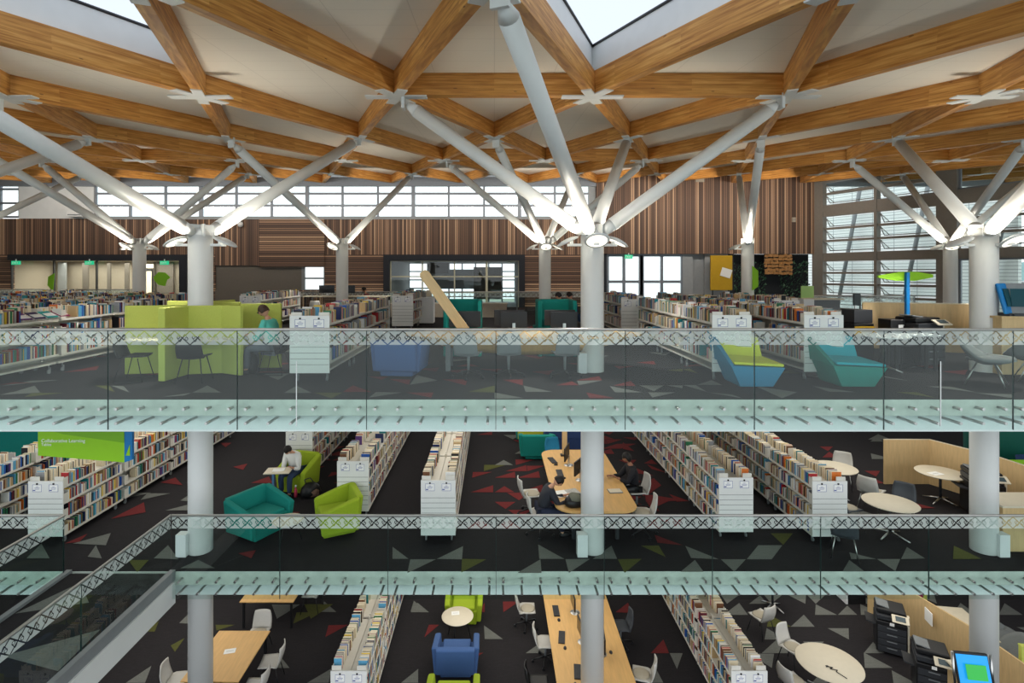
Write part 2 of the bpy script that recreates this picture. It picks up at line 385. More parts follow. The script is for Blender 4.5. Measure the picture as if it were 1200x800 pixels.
TRI_M = [(M3f, g, 65, 680, 78, 620, 190, 620), (M3f, g, 195, 618, 310, 562, 305, 620), (M3f, o_, 305, 618, 412, 620, 302, 678), (M3f, g, 548, 680, 650, 620, 655, 680), (M3f, g, 640, 555, 755, 618, 645, 618), (M3f, g, 760, 620, 868, 618, 775, 680),
 (M3f, g, 880, 618, 962, 560, 987, 618), (M3f, o_, 990, 620, 1095, 618, 1020, 680), (M3f, o_, 1090, 560, 1170, 560, 1200, 610), (M3f, g, 0, 565, 70, 618, 0, 618),
 (M4f, g, 325, 665, 500, 735, 355, 728), (M4f, g, 300, 800, 375, 738, 420, 800), (M4f, g, 510, 735, 640, 735, 580, 800), (M4f, g, 645, 735, 705, 662, 830, 662), (M4f, g, 645, 735, 830, 662, 775, 735), (M4f, o_, 770, 600, 885, 600, 835, 660),
 (M4f, r, 0, 125, 60, 172, 0, 160), (M4f, r, 25, 240, 160, 300, 60, 285), (M4f, r, 115, 395, 340, 430, 120, 435), (M4f, r, 100, 345, 160, 312, 200, 350), (M4f, r, 100, 345, 200, 350, 140, 390), (M4f, r, 240, 395, 345, 432, 280, 435), (M4f, r, 125, 240, 245, 290, 150, 265),
 (M4f, r, 110, 235, 150, 215, 180, 240), (M4f, r, 0, 100, 90, 100, 60, 115), (M4f, r, 165, 608, 310, 662, 180, 650), (M4f, r, 110, 470, 160, 440, 190, 485), (M4f, r, 60, 310, 95, 330, 60, 345),
 (M5f, r, 135, 148, 205, 148, 180, 172), (M5f, r, 150, 205, 235, 205, 185, 175), (M5f, g, 400, 122, 430, 97, 468, 122), (M5f, r, 370, 275, 450, 275, 430, 305), (M5f, r, 410, 310, 475, 340, 440, 340), (M5f, g, 435, 735, 555, 735, 530, 798),
 (M5f, g, 560, 735, 590, 672, 685, 732), (M5f, g, 255, 800, 290, 740, 370, 800), (M5f, g, 290, 700, 430, 735, 300, 735), (M5f, o_, 835, 665, 980, 735, 830, 735), (M5f, r, 620, 440, 740, 470, 640, 470),
 (M1f, r, 335, 305, 435, 255, 440, 285), (M1f, g, 220, 380, 335, 348, 320, 385), (M1f, g, 265, 420, 290, 385, 308, 425), (M1f, r, 195, 380, 265, 350, 240, 375), (M1f, g, 425, 248, 445, 228, 515, 228), (M1f, r, 485, 195, 530, 180, 552, 203),
 (M1f, g, 545, 250, 568, 235, 568, 252), (M1f, r, 665, 75, 700, 75, 682, 88), (M1f, r, 705, 148, 748, 138, 735, 157), (M1f, o_, 388, 430, 450, 430, 415, 467), (M1f, g, 465, 425, 508, 385, 540, 428), (M1f, g, 80, 425, 125, 380, 150, 425),
 (M1f, g, 500, 280, 570, 262, 568, 280), (M1f, g, 545, 455, 600, 430, 650, 455), (M1f, g, 640, 455, 774, 400, 700, 430), (M1f, r, 720, 410, 774, 400, 760, 425)]
TRI_L = [(L6f, g, 695, 307, 720, 258, 777, 308), (L6f, o_, 590, 310, 690, 308, 575, 362), (L6f, r, 740, 370, 832, 368, 725, 425), (L6f, g, 458, 570, 500, 497, 557, 570), (L6f, g, 640, 640, 755, 572, 740, 640), (L6f, o_, 210, 368, 300, 368, 215, 395),
 (L6f, o_, 0, 465, 65, 430, 20, 495), (L6f, g, 40, 360, 80, 320, 80, 362), (L6f, g, 1125, 305, 1140, 255, 1200, 308), (L6f, g, 1080, 640, 1160, 575, 1160, 640), (L6f, o_, -125, 400, -55, 350, -75, 400), (L6f, g, -210, 640, -90, 560, -120, 640),
 (L7f, g, 5, 290, 35, 248, 85, 290), (L7f, r, 65, 400, 85, 345, 130, 345), (L7f, r, 410, 243, 480, 243, 412, 290), (L7f, r, 300, 290, 330, 248, 330, 290), (L7f, g, 327, 348, 410, 408, 330, 408), (L7f, g, 510, 470, 598, 408, 600, 470), (L7f, r, 905, 290, 960, 248, 975, 293),
 (L7f, r, 1060, 470, 1115, 410, 1140, 470), (L7f, g, 1143, 470, 1200, 470, 1175, 540), (L7f, g, 0, 600, 38, 540, 35, 600), (L7f, g, 1040, 600, 1085, 543, 1115, 600), (L7f, r, 290, 490, 325, 468, 300, 470), (L8f, g, 340, 345, 395, 345, 330, 400)]

def floor_mesh(name, z, outline, thick, tris, zone_rand, rebate):
    mb = MB()
    mb.prism(outline, z - thick * .44, z)
    mats_ = [M['carpet'], M['c_grey'], M['c_red'], M['c_olive'], M['concrete'], M['slabwhite']]
    for i, f in enumerate(mb.f):
        if i != 1: mb.m[i] = 4
    if rebate:
        mb.mi = 5
        mb.prism([(x, y + (.24 if y < 12 else 0)) for x, y in outline], z - thick, z - thick * .44 - .001)
    k = 0
    for fn, c, *p in tris:
        w = [P(*fn(p[i], p[i + 1]), z) for i in (0, 2, 4)]
        a = (w[1][0] - w[0][0]) * (w[2][1] - w[0][1]) - (w[2][0] - w[0][0]) * (w[1][1] - w[0][1])
        if a < 0: w.reverse()
        mb.mi = c; k += 1
        mb.add([(x, y, z + .003 + .0002 * k) for x, y in w], [(0, 1, 2)])
    for x0, x1, y0, y1, s, dens, cw, avoid in zone_rand:
        yy = y0; row = 0
        while yy < y1:
            xx = x0 + (s / 2 if row % 2 else 0)
            while xx < x1:
                if random.random() < dens and not (avoid and avoid(xx, yy)):
                    c = random.choices((1, 2, 3), cw)[0]; mb.mi = c; h = s * .8
                    q = random.choice([[(0, 0), (s, 0), (s * .5, h)], [(s * .5, 0), (s, h), (0, h)], [(0, 0), (s, 0), (s, h)], [(0, 0), (s, h), (0, h)]])
                    k += 1; sc = random.uniform(.8, 1.1)
                    mb.add([(xx + a * sc, yy + b * sc, z + .003 + .00003 * k) for a, b in q], [(0, 1, 2)])
                xx += s
            yy += s * .8; row += 1
    o = mb.build(name, mats_); tag(o, kind='structure'); return o
floor_mesh('floor', ZU, [(-30, Y1), (28.9, Y1), (19, YB + .1), (-30, YB + .1)], .57, TRI_U,
           [(-14, 14, 12.6, 20, .7, .12, (3, 4, 1), None), (-8, 5, 10.6, 12.5, .6, .12, (1, 4, .5), None)], True)
floor_mesh('floor', ZM, [(-30, Y2), (28.2, Y2), (19, YB + .1), (-30, YB + .1)], .58, TRI_M,
           [(-.6, 4.3, 12.0, 19, .62, .45, (.2, 6, .2), None), (-6.5, -3.6, 14.6, 19, .55, .4, (.2, 6, .1), None), (-13, -1, 11.5, 19, .8, .06, (4, 3, 1), None), (7, 14, 12, 19, .8, .1, (3, 3, 1), None)], True)
floor_mesh('floor', ZL, [(-30, -12), (34, -12), (34, YB + .1), (-30, YB + .1)], .4, TRI_L,
           [(6.2, 16, 10.8, 17, .62, .55, (8, 0, .3), None), (-8, 5, 14.6, 18, .9, .1, (4, 3, 1), None)], False)

# ---- back wall, built of regions (px on the photograph at the wall's distance)
def wx(px): return X(px, YB)
def wz(py): return Z(py, YB)
mb = MB()                       # 0 vertical slats, 1 horizontal slats, 2 taupe, 3 grey, 4 white, 5 dark frame
def reg(x0, x1, y0, y1, mi, t=.3, dy=0):
    mb.mi = mi; a, b = wx(x0), wx(x1); c, d = wz(y1), wz(y0)
    mb.box(((a + b) / 2, YB + .15 + dy + (t - .3) / 2, (c + d) / 2), (b - a, t, d - c))
reg(-60, 698, 256, 298.3, 0)
reg(22, 110, 195, 256, 4); reg(-60, -2, 195, 256, 4)
reg(304.5, 380.5, 257, 312.5, 1, .12, -.1)
reg(-60, 12, 298.3, 361, 1); reg(12, 221, 298.3, 305, 5, .5, -.2); reg(212, 221, 305, 361, 5, .5, -.2)
reg(221, 252, 298.3, 361, 1); reg(252, 355, 311, 340, 2, .2, .1); reg(252, 304.5, 298.3, 311, 0)
reg(300, 380, 340, 361, 0); reg(252, 300, 340, 361, 2)
reg(380.5, 450, 298.3, 361, 1); reg(450, 615, 298.3, 305.5, 5, .5, -.2); reg(450, 457, 305.5, 361, 5, .5, -.2); reg(608, 615, 305.5, 361, 5, .5, -.2)
reg(615, 698, 298.3, 361, 1)
reg(698, 957, 195, 297.5, 0, .5, -.2); reg(957, 966, 195, 361, 3)
reg(698, 711, 297.5, 361, 5); reg(800, 812, 297.5, 361, 3); reg(812, 826, 297.5, 361, 3, .5, .2); reg(826, 853, 297.5, 361, 3); reg(853, 860, 297.5, 361, 5)
reg(690, 698, 195, 256, 3); reg(104, 698, 207.5, 212.5, 5); reg(104, 698, 195, 207.5, 3); reg(104, 698, 254.5, 257, 3, .36, -.05)
o = mb.build('wall_back', [M['slat_v'], M['slat_h'], M['taupe'] if 'taupe' in M else mat('taupe_wall', (104, 98, 90), .8), M['greywall'], M['white'], M['frameblack']])
tag(o, kind='structure')
# dark mural wall at the right with planting
mb = MB(); a, b = wx(860), wx(953)
mb.box(((a + b) / 2, YB + .55, (wz(361) + wz(297.5)) / 2), (b - a, .1, wz(297.5) - wz(361)))
tag(mb.build('wall_recess', M['darkwall']), kind='structure')
# rooms behind the two framed openings
def room(name, x0, x1, top, bot, depth, mat_, endmat):
    mb = MB(); a, b = wx(x0), wx(x1); c, d = wz(bot), wz(top); t = .1
    mb.box(((a + b) / 2, YB + .3 + depth / 2, c - t / 2), (b - a + 2 * t, depth, t)); mb.box(((a + b) / 2, YB + .3 + depth / 2, d + t / 2), (b - a + 2 * t, depth, t))
    mb.box((a - t / 2, YB + .3 + depth / 2, (c + d) / 2), (t, depth, d - c)); mb.box((b + t / 2, YB + .3 + depth / 2, (c + d) / 2), (t, depth, d - c))
    if endmat: mb.mi = 1; mb.box(((a + b) / 2, YB + .3 + depth, (c + d) / 2), (b - a, t, d - c))
    return tag(mb.build(name, [mat_, endmat or mat_]), kind='structure')
room('wall_side_room', 12, 212, 305, 361, 3.2, M['beige'], M['beige'])
room('wall_far_hall', 457, 608, 305.5, 361, 7, M['greywall'], None)
def area(name, loc, rot, size, size_y, e, col=(1, 1, 1)):
    l = bpy.data.lights.new(name, 'AREA'); l.shape = 'RECTANGLE'; l.size = size; l.size_y = size_y; l.energy = e; l.color = col
    o = bpy.data.objects.new(name, l); COL.objects.link(o); o.location = loc; o.rotation_euler = rot; return o
area('side_room_lamp', (wx(110), YB + 1.9, wz(306) - .05), (0, 0, 0), 8, 2, 260, (1, .93, .8))
# walls, doors and posts inside the side room
mb = MB()
for x0, x1, mi, dy in ((22, 32, 1, 2.6), (55, 62, 2, 2.5), (85, 89, 2, 2.6), (110, 115, 3, 2.4), (140, 142, 3, 2.9), (145, 166, 3, 2.9)):
    mb.mi = mi; a, b = wx(x0), wx(x1); mb.box(((a + b) / 2, YB + .3 + dy, (wz(361) + wz(306)) / 2), (b - a, .12, wz(306) - wz(361)))
tag(mb.build('wall_room_divider', [M['white'], M['greywall'], M['taupe'], M['taupe']]), kind='structure')
def win(idx, x0, x1, y0, y1, cols, rows, fm, yoff=.1, fw=.12, glassm=None, name=None, bars=None):
    a, b = wx(x0), wx(x1); c, d = wz(y1), wz(y0)
    mb = MB()
    for i in range(cols + 1):
        w = fw * (1.8 if i % 3 == 0 else 1); x = a + (b - a) * i / cols; mb.box((x, YB + yoff, (c + d) / 2), (w, .14, d - c))
    for j in range(rows + 1): mb.box(((a + b) / 2, YB + yoff, c + (d - c) * j / rows), (b - a, .12, fw))
    o = mb.build('window_%d' % idx, fm); tag(o, kind='structure')
    p = B(((a + b) / 2, YB + yoff, (c + d) / 2), (b - a, .015, d - c)).build('pane', M['glass'], o)
    return o
win(1, 110, 692, 212.5, 254.5, 14, 3, M['alu'])
win(2, -2, 22, 205, 254, 1, 3, M['alu'])
win(3, 12, 212, 305, 361, 4, 1, M['dark'], fw=.05)
win(4, 457, 608, 305.5, 361, 4, 3, mat('brass_frame', (206, 202, 176), .5), fw=.07)
win(5, 711, 752, 299, 361, 2, 2, M['alu'], fw=.16)
win(6, 752, 800, 299, 361, 2, 2, M['alu'], fw=.16)
win(7, 355, 380, 312, 340, 1, 2, M['grey'], fw=.1)
# lit inner door in the side room
dr = B((wx(131), YB + 3.0, (wz(361) + wz(315)) / 2), (wx(140) - wx(121), .1, wz(315) - wz(361))).build('door_1', M['dark']); tag(dr, kind='structure')
B((wx(133), YB + 2.93, (wz(361) + wz(317)) / 2), (.75, .04, wz(318) - wz(361))).build('door_glass', M['doorlit'], dr)
B((wx(125), YB + 2.93, wz(330)), (.1, .04, 2.4)).build('side_light', M['doorlit'], dr)
B((wx(131), YB + 2.93, wz(311)), (1.2, .04, .25)).build('fanlight', M['doorlit'], dr)
# far hall: glazed end wall, stair, structure
mb = MB()
for i in range(9): mb.box((wx(457) + i * .95, YB + 7.2, 1.4), (.1, .1, 3))
for j in range(5): mb.box((wx(532), YB + 7.2, .3 + j * .6), (7.6, .08, .09))
tag(mb.build('window_8', M['alu']), kind='structure')
mb = MB(); mb.box((wx(525), YB + 6.4, 1.6), (3.6, .2, 1.3)); mb.mi = 1; mb.box((wx(570), YB + 5.6, 1.3), (1.9, .2, 2.2)); mb.box((wx(500), YB + 6.3, 2.4), (1.5, .2, .9))
tag(mb.build('wall_hall_screen', [M['greywall'], M['taupe']]), kind='structure')

# ---- left wall
mb = MB(); mb.box((-30.1, 20, .3), (.2, 24, 15.2)); tag(mb.build('wall_left', M['white']), kind='structure')
# ---- right glazed wall in its own frame
RW = thing('wall_right', None, None, (18.7, YB, 0), math.atan2(-.914, .4058), kind='structure')
fr = MB(); L = 27.0; BH = 7.4
bays = [(.65, 3.45), (3.6, 6.3), (7.15, 9.9), (10.05, 12.8), (13.6, 16.4), (16.55, 19.3), (20.1, 22.9), (23.05, 25.8)]
tops = [(5.85, 7.12, 2), (3.12, 5.2, 3), (.05, 2.65, 4)]
for z0, z1 in ((7.12, 7.6), (5.2, 5.85), (2.65, 3.12)): fr.box((L / 2, 0, (z0 + z1) / 2), (L, .3, z1 - z0))
fr.box((L / 2, 0, -.2), (L, .3, .5))
edges = [0.0] + [v for b in bays for v in b] + [L]
for i in range(0, len(edges), 2):
    a, b = edges[i], edges[i + 1]; fr.box(((a + b) / 2, -.02, BH / 2), (b - a, .34, BH))
f_ = fr.build('frame', M['bronze'], RW)
for bi, (a, b) in enumerate(bays):
    for ti, (z0, z1, n) in enumerate(tops):
        clear = bi >= 2 and ti in (0, 2)
        w = b - a
        if clear:
            fm = MB()
            for x in (a + .04, b - .04): fm.box((x, .02, (z0 + z1) / 2), (.08, .12, z1 - z0))
            for z in (z0 + .04, z1 - .04): fm.box(((a + b) / 2, .02, z), (w, .12, .08))
            s = fm.build('sash', M['alu'], RW); B(((a + b) / 2, .02, (z0 + z1) / 2), (w - .1, .015, z1 - z0 - .1)).build('pane', M['glass'], s)
            continue
        h = (z1 - z0) / n
        for k in range(n):
            zt = z0 + (k + 1) * h
            fm = MB()
            if k < n - 1: fm.box(((a + b) / 2, 0, zt), (w, .2, .12))
            tz, ty = zt - .08, .03; bz, by = zt - h + .16, .38       # awning sash hung at the top, pushed out
            mid = ((a + b) / 2, (ty + by) / 2, (tz + bz) / 2)
            fm.tube((a + .04, by, bz), (b - .04, by, bz), .025, n=6)
            for x in (a + .05, b - .05):
                fm.tube((x, ty, tz), (x, by, bz), .022, n=6)
            fm.tube((a + .07, .02, zt - .1), (a + .3, by, bz), .018, n=6)
            s = fm.build('sash', M['bronze'], RW)
            q = MB(); q.add([(a + .05, ty, tz), (b - .05, ty, tz), (b - .05, by, bz), (a + .05, by, bz)], [(0, 1, 2, 3)]); q.build('pane', M['glass'], s, solid=.01)
# ---- outside: white screened building, far hills, trees
def louvre_mat():
    m, nt, b = nodes_mat('facade_boards')
    x, y, z, v = coords(nt)
    t = mth(nt, 'LESS_THAN', mth(nt, 'FRACT', mth(nt, 'MULTIPLY', z, 1 / .22)), .15)
    t2 = mth(nt, 'LESS_THAN', mth(nt, 'FRACT', mth(nt, 'MULTIPLY', x, 1 / 1.5)), .025)
    mx = nt.nodes.new('ShaderNodeMix'); mx.data_type = 'RGBA'; nt.links.new(mth(nt, 'MAXIMUM', t, t2), mx.inputs[0]); mx.inputs[6].default_value = lin((238, 242, 240)); mx.inputs[7].default_value = lin((150, 162, 164))
    nt.links.new(mx.outputs[2], b.inputs['Base Color']); b.inputs['Roughness'].default_value = .7
    return m
t = thing('neighbouring_building', 'pale boarded building outside behind the louvred windows', 'building', (20.2, YB + .4, 0), math.atan2(-.914, .4058))
B((-4.5, 11, 3), (17, .4, 24)).build('wall', louvre_mat(), t)
mb = MB()
for i in range(3): mb.tube((-7 + i * 4.6, 10.2, -2), (-4.6 + i * 4.6, 10.2, 10.5), .14, n=8)
mb.build('brace', M['grey'], t)
def hill(x, y, rx, ry, h, name, label, m_):
    mb = MB(); mb.smooth = True
    def fn(u, v):
        a = u * 2 * PI; rr = v; q = (1 - rr * rr); n = math.sin(a * 3 + x) * .12 + math.sin(a * 7) * .06 + 1
        return (x + math.cos(a) * rx * rr * n, y + math.sin(a) * ry * rr * n, -9 + h * q * (1 + .25 * math.sin(a * 5 + rr * 9)))
    mb.grid(fn, 40, 10); o = mb.build('hill', m_); tag(o, kind='structure')
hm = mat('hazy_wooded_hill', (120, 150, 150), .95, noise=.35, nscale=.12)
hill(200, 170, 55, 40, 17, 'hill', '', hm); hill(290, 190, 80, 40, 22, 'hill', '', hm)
mb = MB(); mb.box((120, 120, -9.3), (420, 240, .2)); tag(mb.build('ground_outside', mat('outside_ground', (120, 134, 118), .95, noise=.2, nscale=.2)), kind='structure')
t = thing('office_block', 'low white office block outside beneath the wooded hills', 'building', (66, 75, -9))
B((0, 0, 4.6), (22, 10, 9.2)).build('wall', M['white'], t)
for k in range(3): B((0, -5.05, 2 + k * 2.8), (20, .1, 1.2)).build('window', M['dark'], t)
B((0, 0, 9.6), (24, 12, .5)).build('roof', M['grey'], t)

# ---- ceiling, diagonal beam grid, skylights
UPE = 21
def zb(y): return 5.56 + .0805 * (y - YC)
DX, BD = 3.97, .45
ROWS = [(.75, 1.99), (5.91, 0.0), (YC, 1.99), (16.23, 0.0), (21.39, 1.99), (26.6, 0.0), (31.75, 1.99)]
def node(r, k): y, off = ROWS[r]; return Vector((off + DX * k, y, zb(y)))
def nodes_in(r, lo, hi):
    y, off = ROWS[r]; return [k for k in range(-12, 13) if lo <= off + DX * k <= hi]
mb = MB(); sky = []
for r_ in range(len(ROWS) - 1):
    y0, o0 = ROWS[r_]; y1, o1 = ROWS[r_ + 1]
    for k in range(-9, 9):
        a, b = node(r_, k), node(r_, k + 1)
        # apex above between them
        ka = k if o1 > o0 else k + 1
        c = node(r_ + 1, ka); d = node(r_ + 1, ka + 1)
        up = Vector((0, 0, BD))
        if r_ == 1 and k in (-2, 0, 2): sky.append((a + up, b + up, c + up))
        else: mb.add([a + up, c + up, b + up], [(0, 1, 2)])
        mb.add([b + up, c + up, d + up], [(0, 1, 2)])
CEIL = mb.build('ceiling', M['ceil']); tag(CEIL, kind='structure')
def beam(a, b):
    mid = (a + b) / 2; d = b - a; L = d.length
    zc = Vector((0, 0, 1)); x = d.normalized(); y = zc.cross(x).normalized(); z = x.cross(y)
    key = ('beam', round(L, 2)); me = KIDS.get(key)
    if me is None:
        o = B((0, 0, 0), (L - .02, .2, BD)).build('beam', M['glulam'], CEIL, bevel=.008, seg=1); KIDS[key] = o
    else:
        o = me.copy(); COL.objects.link(o)
    o.matrix_local = Matrix.Translation(mid + Vector((0, 0, BD / 2))) @ Matrix((x, y, z)).transposed().to_4x4()
    return o
def inview(p): return p.y > 3 and -40 < CX + F * p.x / p.y < 1240 and CY - F * (p.z - CZ) / p.y > -60
nb = 0
for r_ in range(1, len(ROWS) - 1):
    y0, o0 = ROWS[r_]; y1, o1 = ROWS[r_ + 1]
    for k in range(-9, 9):
        a = node(r_, k)
        for kk in ((k - 1, k) if o1 > o0 else (k, k + 1)):
            b = node(r_ + 1, kk)
            if inview(a) or inview(b) or (inview(a * .5 + b * .5)): beam(a, b); nb += 1
for r_, cols in ((2, (0, 4, -4)), (4, (0, 4, -4))):
    for c in cols:
        for s in (-1, 0): beam(node(r_, c + s), node(r_, c + s + 1)); nb += 1
# edge beams of the skylights at the near side, off frame, and roof edge
PL = MB()
for r_ in range(1, 6):
    for k in range(-9, 10):
        n_ = node(r_, k)
        if not inview(n_): continue
        for ang in (math.atan2(5.16, 1.985), math.atan2(5.16, -1.985)) + ((0,) if r_ in (2, 4) else ()):
            dv = Vector((math.cos(ang), math.sin(ang), .0805 * math.sin(ang))).normalized(); sv = Vector((-math.sin(ang), math.cos(ang), 0)) * .1; c0 = n_ - Vector((0, 0, .012)); uv = Vector((0, 0, .012))
            PL.add([c0 + dv * (i * .62) + sv * j + uv * k_ for k_ in (-1, 1) for j in (-1, 1) for i in (-1, 1)], [(0, 2, 3, 1), (4, 5, 7, 6), (0, 1, 5, 4), (2, 6, 7, 3), (0, 4, 6, 2), (1, 3, 7, 5)])
PL.build('joint_plate', M['steel'], CEIL)
def skylight(a, b, c, i):
    # upstand 0.6 m high round the triangular opening, glazed at the top
    h = .6; t_ = thing('skylight', ['triangular rooflight above the yellow green study carrels', 'large triangular rooflight above the middle tree column', 'triangular rooflight above the right hand tree column'][i], 'skylight', (0, 0, 0), kind='structure')
    cen = (a + b + c) / 3
    q = MB()
    ps = [a, b, c]
    for p0, p1 in zip(ps, ps[1:] + ps[:1]):
        e0 = p0 + (p0 - cen) * .02; e1 = p1 + (p1 - cen) * .02
        up = Vector((0, 0, h))
        q.add([e0, e1, e1 + up, e0 + up], [(0, 1, 2, 3)])
    q.build('upstand', M['white'], t_, solid=.04)
    g_ = MB(); up = Vector((0, 0, h)); g_.add([a + up, b + up, c + up], [(0, 1, 2)]); g_.build('pane', M['roofglass'], t_)
    f2 = MB()
    for p0, p1 in zip(ps, ps[1:] + ps[:1]): f2.tube(p0 + up - Vector((0, 0, .03)), p1 + up - Vector((0, 0, .03)), .03, n=6)
    m0 = (a + b) / 2 + up - Vector((0, 0, .04)); f2.tube(a * .62 + c * .38 + up, b * .62 + c * .38 + up, .03, n=6)
    f2.build('glazing_bar', M['dark'], t_)
for i, s_ in enumerate(sky): skylight(*s_, i)
# long white ceiling track lights / small sprinkler heads skipped: eave plate over the back wall
mb = MB(); mb.box((0, YB - .05, zb(YB) + .05), (60, .25, .5)); tag(mb.build('trim_1', M['alu']), kind='structure')

# ---- tree columns
def strut_mesh(a, b, r):
    q = MB(); d = (b - a).normalized(); L = (b - a).length
    q.tube(a + d * .1, a + d * .35, r * .78, r, n=16); q.tube(a + d * .35, b - d * .5, r, n=20); q.tube(b - d * .5, b - d * .28, r, r * .45, n=16)
    q.box(b - d * .18, (.06, .22, .3), rz=math.atan2(d.y, d.x))
    q.tube(a, a + d * .12, r * .5, n=12)
    return q
def lamp_parts(parent, ang, zc, face_m=None, tilt=.45):
    # saucer floodlight on a bracket
    R = Matrix.Rotation(ang, 3, 'Z') @ Matrix.Rotation(tilt, 3, 'Y')
    c = R @ Vector((0, 0, 0)) + Matrix.Rotation(ang, 3, 'Z') @ Vector((.50, 0, 0))
    R4 = R
    q = MB(); q.lathe([(0, .06), (.1, .055), (.2, .03), (.25, 0), (.235, -.02), (.2, -.025)], c, 24, mtx=R4)
    fl = q.build('floodlight', M['steel'], parent, loc=(0, 0, zc))
    q = MB(); q.lathe([(0, -.024), (.2, -.024)], c, 24, mtx=R4); q.build('lens', M['lampface'], fl)
    q = MB(); q.box(Matrix.Rotation(ang, 3, 'Z') @ Vector((.33, 0, -.07)), (.34, .1, .05), rz=ang); q.box(Matrix.Rotation(ang, 3, 'Z') @ Vector((.42, 0, -.03)), (.05, .16, .08), rz=ang)
    q.build('bracket', M['steel'], fl)
COLS = [(2, -1, 'beside the lime green study carrels', (PI, 0), 2), (2, 0, 'in the middle, right of the computer table', (-PI / 2, PI, 0), 4), (2, 1, 'at right, beside the copiers', (-PI / 2 + .3, PI), 2), (2, -2, 'just off the left side of the carrels', (0,), 4),
        (4, -3, 'far left by the glazed room', (0,), 2), (4, -2, 'before the far side room', (-PI / 2 - .5, 0, PI), 4), (4, -1, 'far back, left of the slatted wall', (-PI / 2 - .5, 0), 2), (4, 0, 'before the black framed window', (-PI / 2, 0, PI), 4),
        (4, 1, 'before the dark planted wall', (PI,), 2), (4, 2, 'far back against the louvred windows', (-PI / 2 - .6, PI), 4)]
for r_, k, where, lamps, ns in COLS:
    y, off = ROWS[r_]; x = off + DX * 2 * k; 
    zc = 2.74 if r_ == 2 else 3.12
    t = thing('tree_column', 'white round tree column with %s raking struts, %s' % ('four' if ns == 4 else 'two', where), 'column', (x, y, 0), group='white tree columns carrying the roof', kind='thing')
    q = MB(); q.tube((0, 0, ZL), (0, 0, zc), .23, n=40); q.build('shaft', M['steel'], t)
    q = MB(); q.lathe([(0, .16), (.1, .15), (.17, .06), (.2, 0), (.2, -.02)], (0, 0, zc), 20); q.box((0, 0, zc + .1), (.5, .03, .25), rz=.8); q.box((0, 0, zc + .1), (.5, .03, .25), rz=-.8); q.build('cap', M['steel'], t)
    tg = [(-1, -1), (1, 1)] + ([(-2, 0), (2, 0)] if ns == 4 else [])
    nk = 2 * k
    for sx, sy in tg:
        if sx in (-2, 2): tgt = node(r_, nk + sx // 2)
        else:
            rr = r_ + sy; yy, oo = ROWS[rr]; tx = x + sx * DX / 2; tgt = Vector((tx, yy, zb(yy)))
        a = Vector((0, 0, zc + .02)); b = tgt - Vector((x, y, 0)); h = Vector((b.x, b.y, 0)).normalized() * .12
        strut_mesh(a + h, b, .135).build('strut', M['steel'], t)
    for a in lamps: lamp_parts(t, a, zc - .12, tilt=(-.55 if math.sin(a) < -.5 else .45))
    if r_ == 2 and k > -2:   # cable boxes at the foot on each floor
        q = MB(); s = -1 if k < 1 else 1
        q.box((s * .0 + (-.24 if k < 1 else .16), -.2, .2), (.17, .16, .4)); q.build('cable_box', M['white'], t)
        q = MB(); q.box((-.24 if k < 1 else .16, -.2, ZM + .22), (.2, .18, .44)); q.build('cable_box', M['white'], t)
    for a in ((-PI / 2 - .4), (PI / 4), (PI * .9)):
        l = bpy.data.lights.new('uplight', 'AREA'); l.shape = 'DISK'; l.size = .42; l.energy = UPE; l.color = (1, .92, .78)
        lo = bpy.data.objects.new('uplight', l); COL.objects.link(lo); lo.location = (x + .62 * math.cos(a), y + .62 * math.sin(a), zc + .0); lo.rotation_euler = (PI, 0, 0)
        l = bpy.data.lights.new('downlight', 'SPOT'); l.spot_size = 1.3; l.spot_blend = .6; l.shadow_soft_size = .12; l.energy = 150; l.color = (1, .96, .9)
        lo = bpy.data.objects.new('downlight', l); COL.objects.link(lo); lo.location = (x + .62 * math.cos(a), y + .62 * math.sin(a), zc - .2); lo.rotation_euler = Vector((math.cos(a) * .7, math.sin(a) * .7, -1)).to_track_quat('-Z', 'Y').to_euler()

# ---- balustrades
def balustrade(label, x0, x1, yg, z, xs, back, pins=True):
    t = thing('glass_balustrade', label, 'balustrade', (0, yg, z))
    for a, b in zip(xs, xs[1:]):
        if b <= x0 or a >= x1: continue
        a, b = max(a, x0), min(b, x1)
        p = B(((a + b) / 2, 0, .325), (b - a - .014, .019, 1.53)).build('glass_panel', M['glass_rail'], t)
        B((b - .003, 0, .325), (.009, .021, 1.53)).build('edge', M['glass_edge'], p)
        n = 6
        for i in range(n):
            x = a + .13 + (b - a - .26) * i / (n - 1) if b - a > 1 else a + .1 + i * .34
            if x > b: break
            for z_, y_ in ((-.12, .11), (-.34, .35)):
                me_ = KIDS.get(('bolt', z_))
                if me_ is None:
                    o_b = MB().tube((0, -.03, z_), (0, y_, z_), .022, n=10).build('bolt', M['chrome'], p); KIDS[('bolt', z_)] = o_b.data; o_b.location = (x, 0, 0)
                else:
                    o_b = bpy.data.objects.new('bolt', me_); COL.objects.link(o_b); o_b.parent = p; o_b.location = (x, 0, 0)
    MB().tube((x0, 0, 1.11), (x1, 0, 1.11), .022, n=14).build('handrail', M['rail'], t)
    return t
XU = [.03 + 2.0 * k for k in range(-11, 12)]
b1 = balustrade('clear glass balustrade with frosted scroll band along the upper floor edge', -18, 18, G1, 0, XU, 0)
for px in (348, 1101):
    B((X(px, G1) , -.02, .12), (.012, .012, 1.0)).build('glazing_white_line', M['white'], b1)  # thin white upright line set on the glass
XM = [-5.99 + 2.01 * k for k in range(0, 14)]
balustrade('glass balustrade with frosted scroll band along the middle floor edge', -5.99, 20, G2, ZM, XM, 0)
balustrade('short glass balustrade on the middle floor left of the footbridge', -20, -8.0, G2, ZM, [-8 - 2.01 * k for k in range(6, -1, -1)], 0)
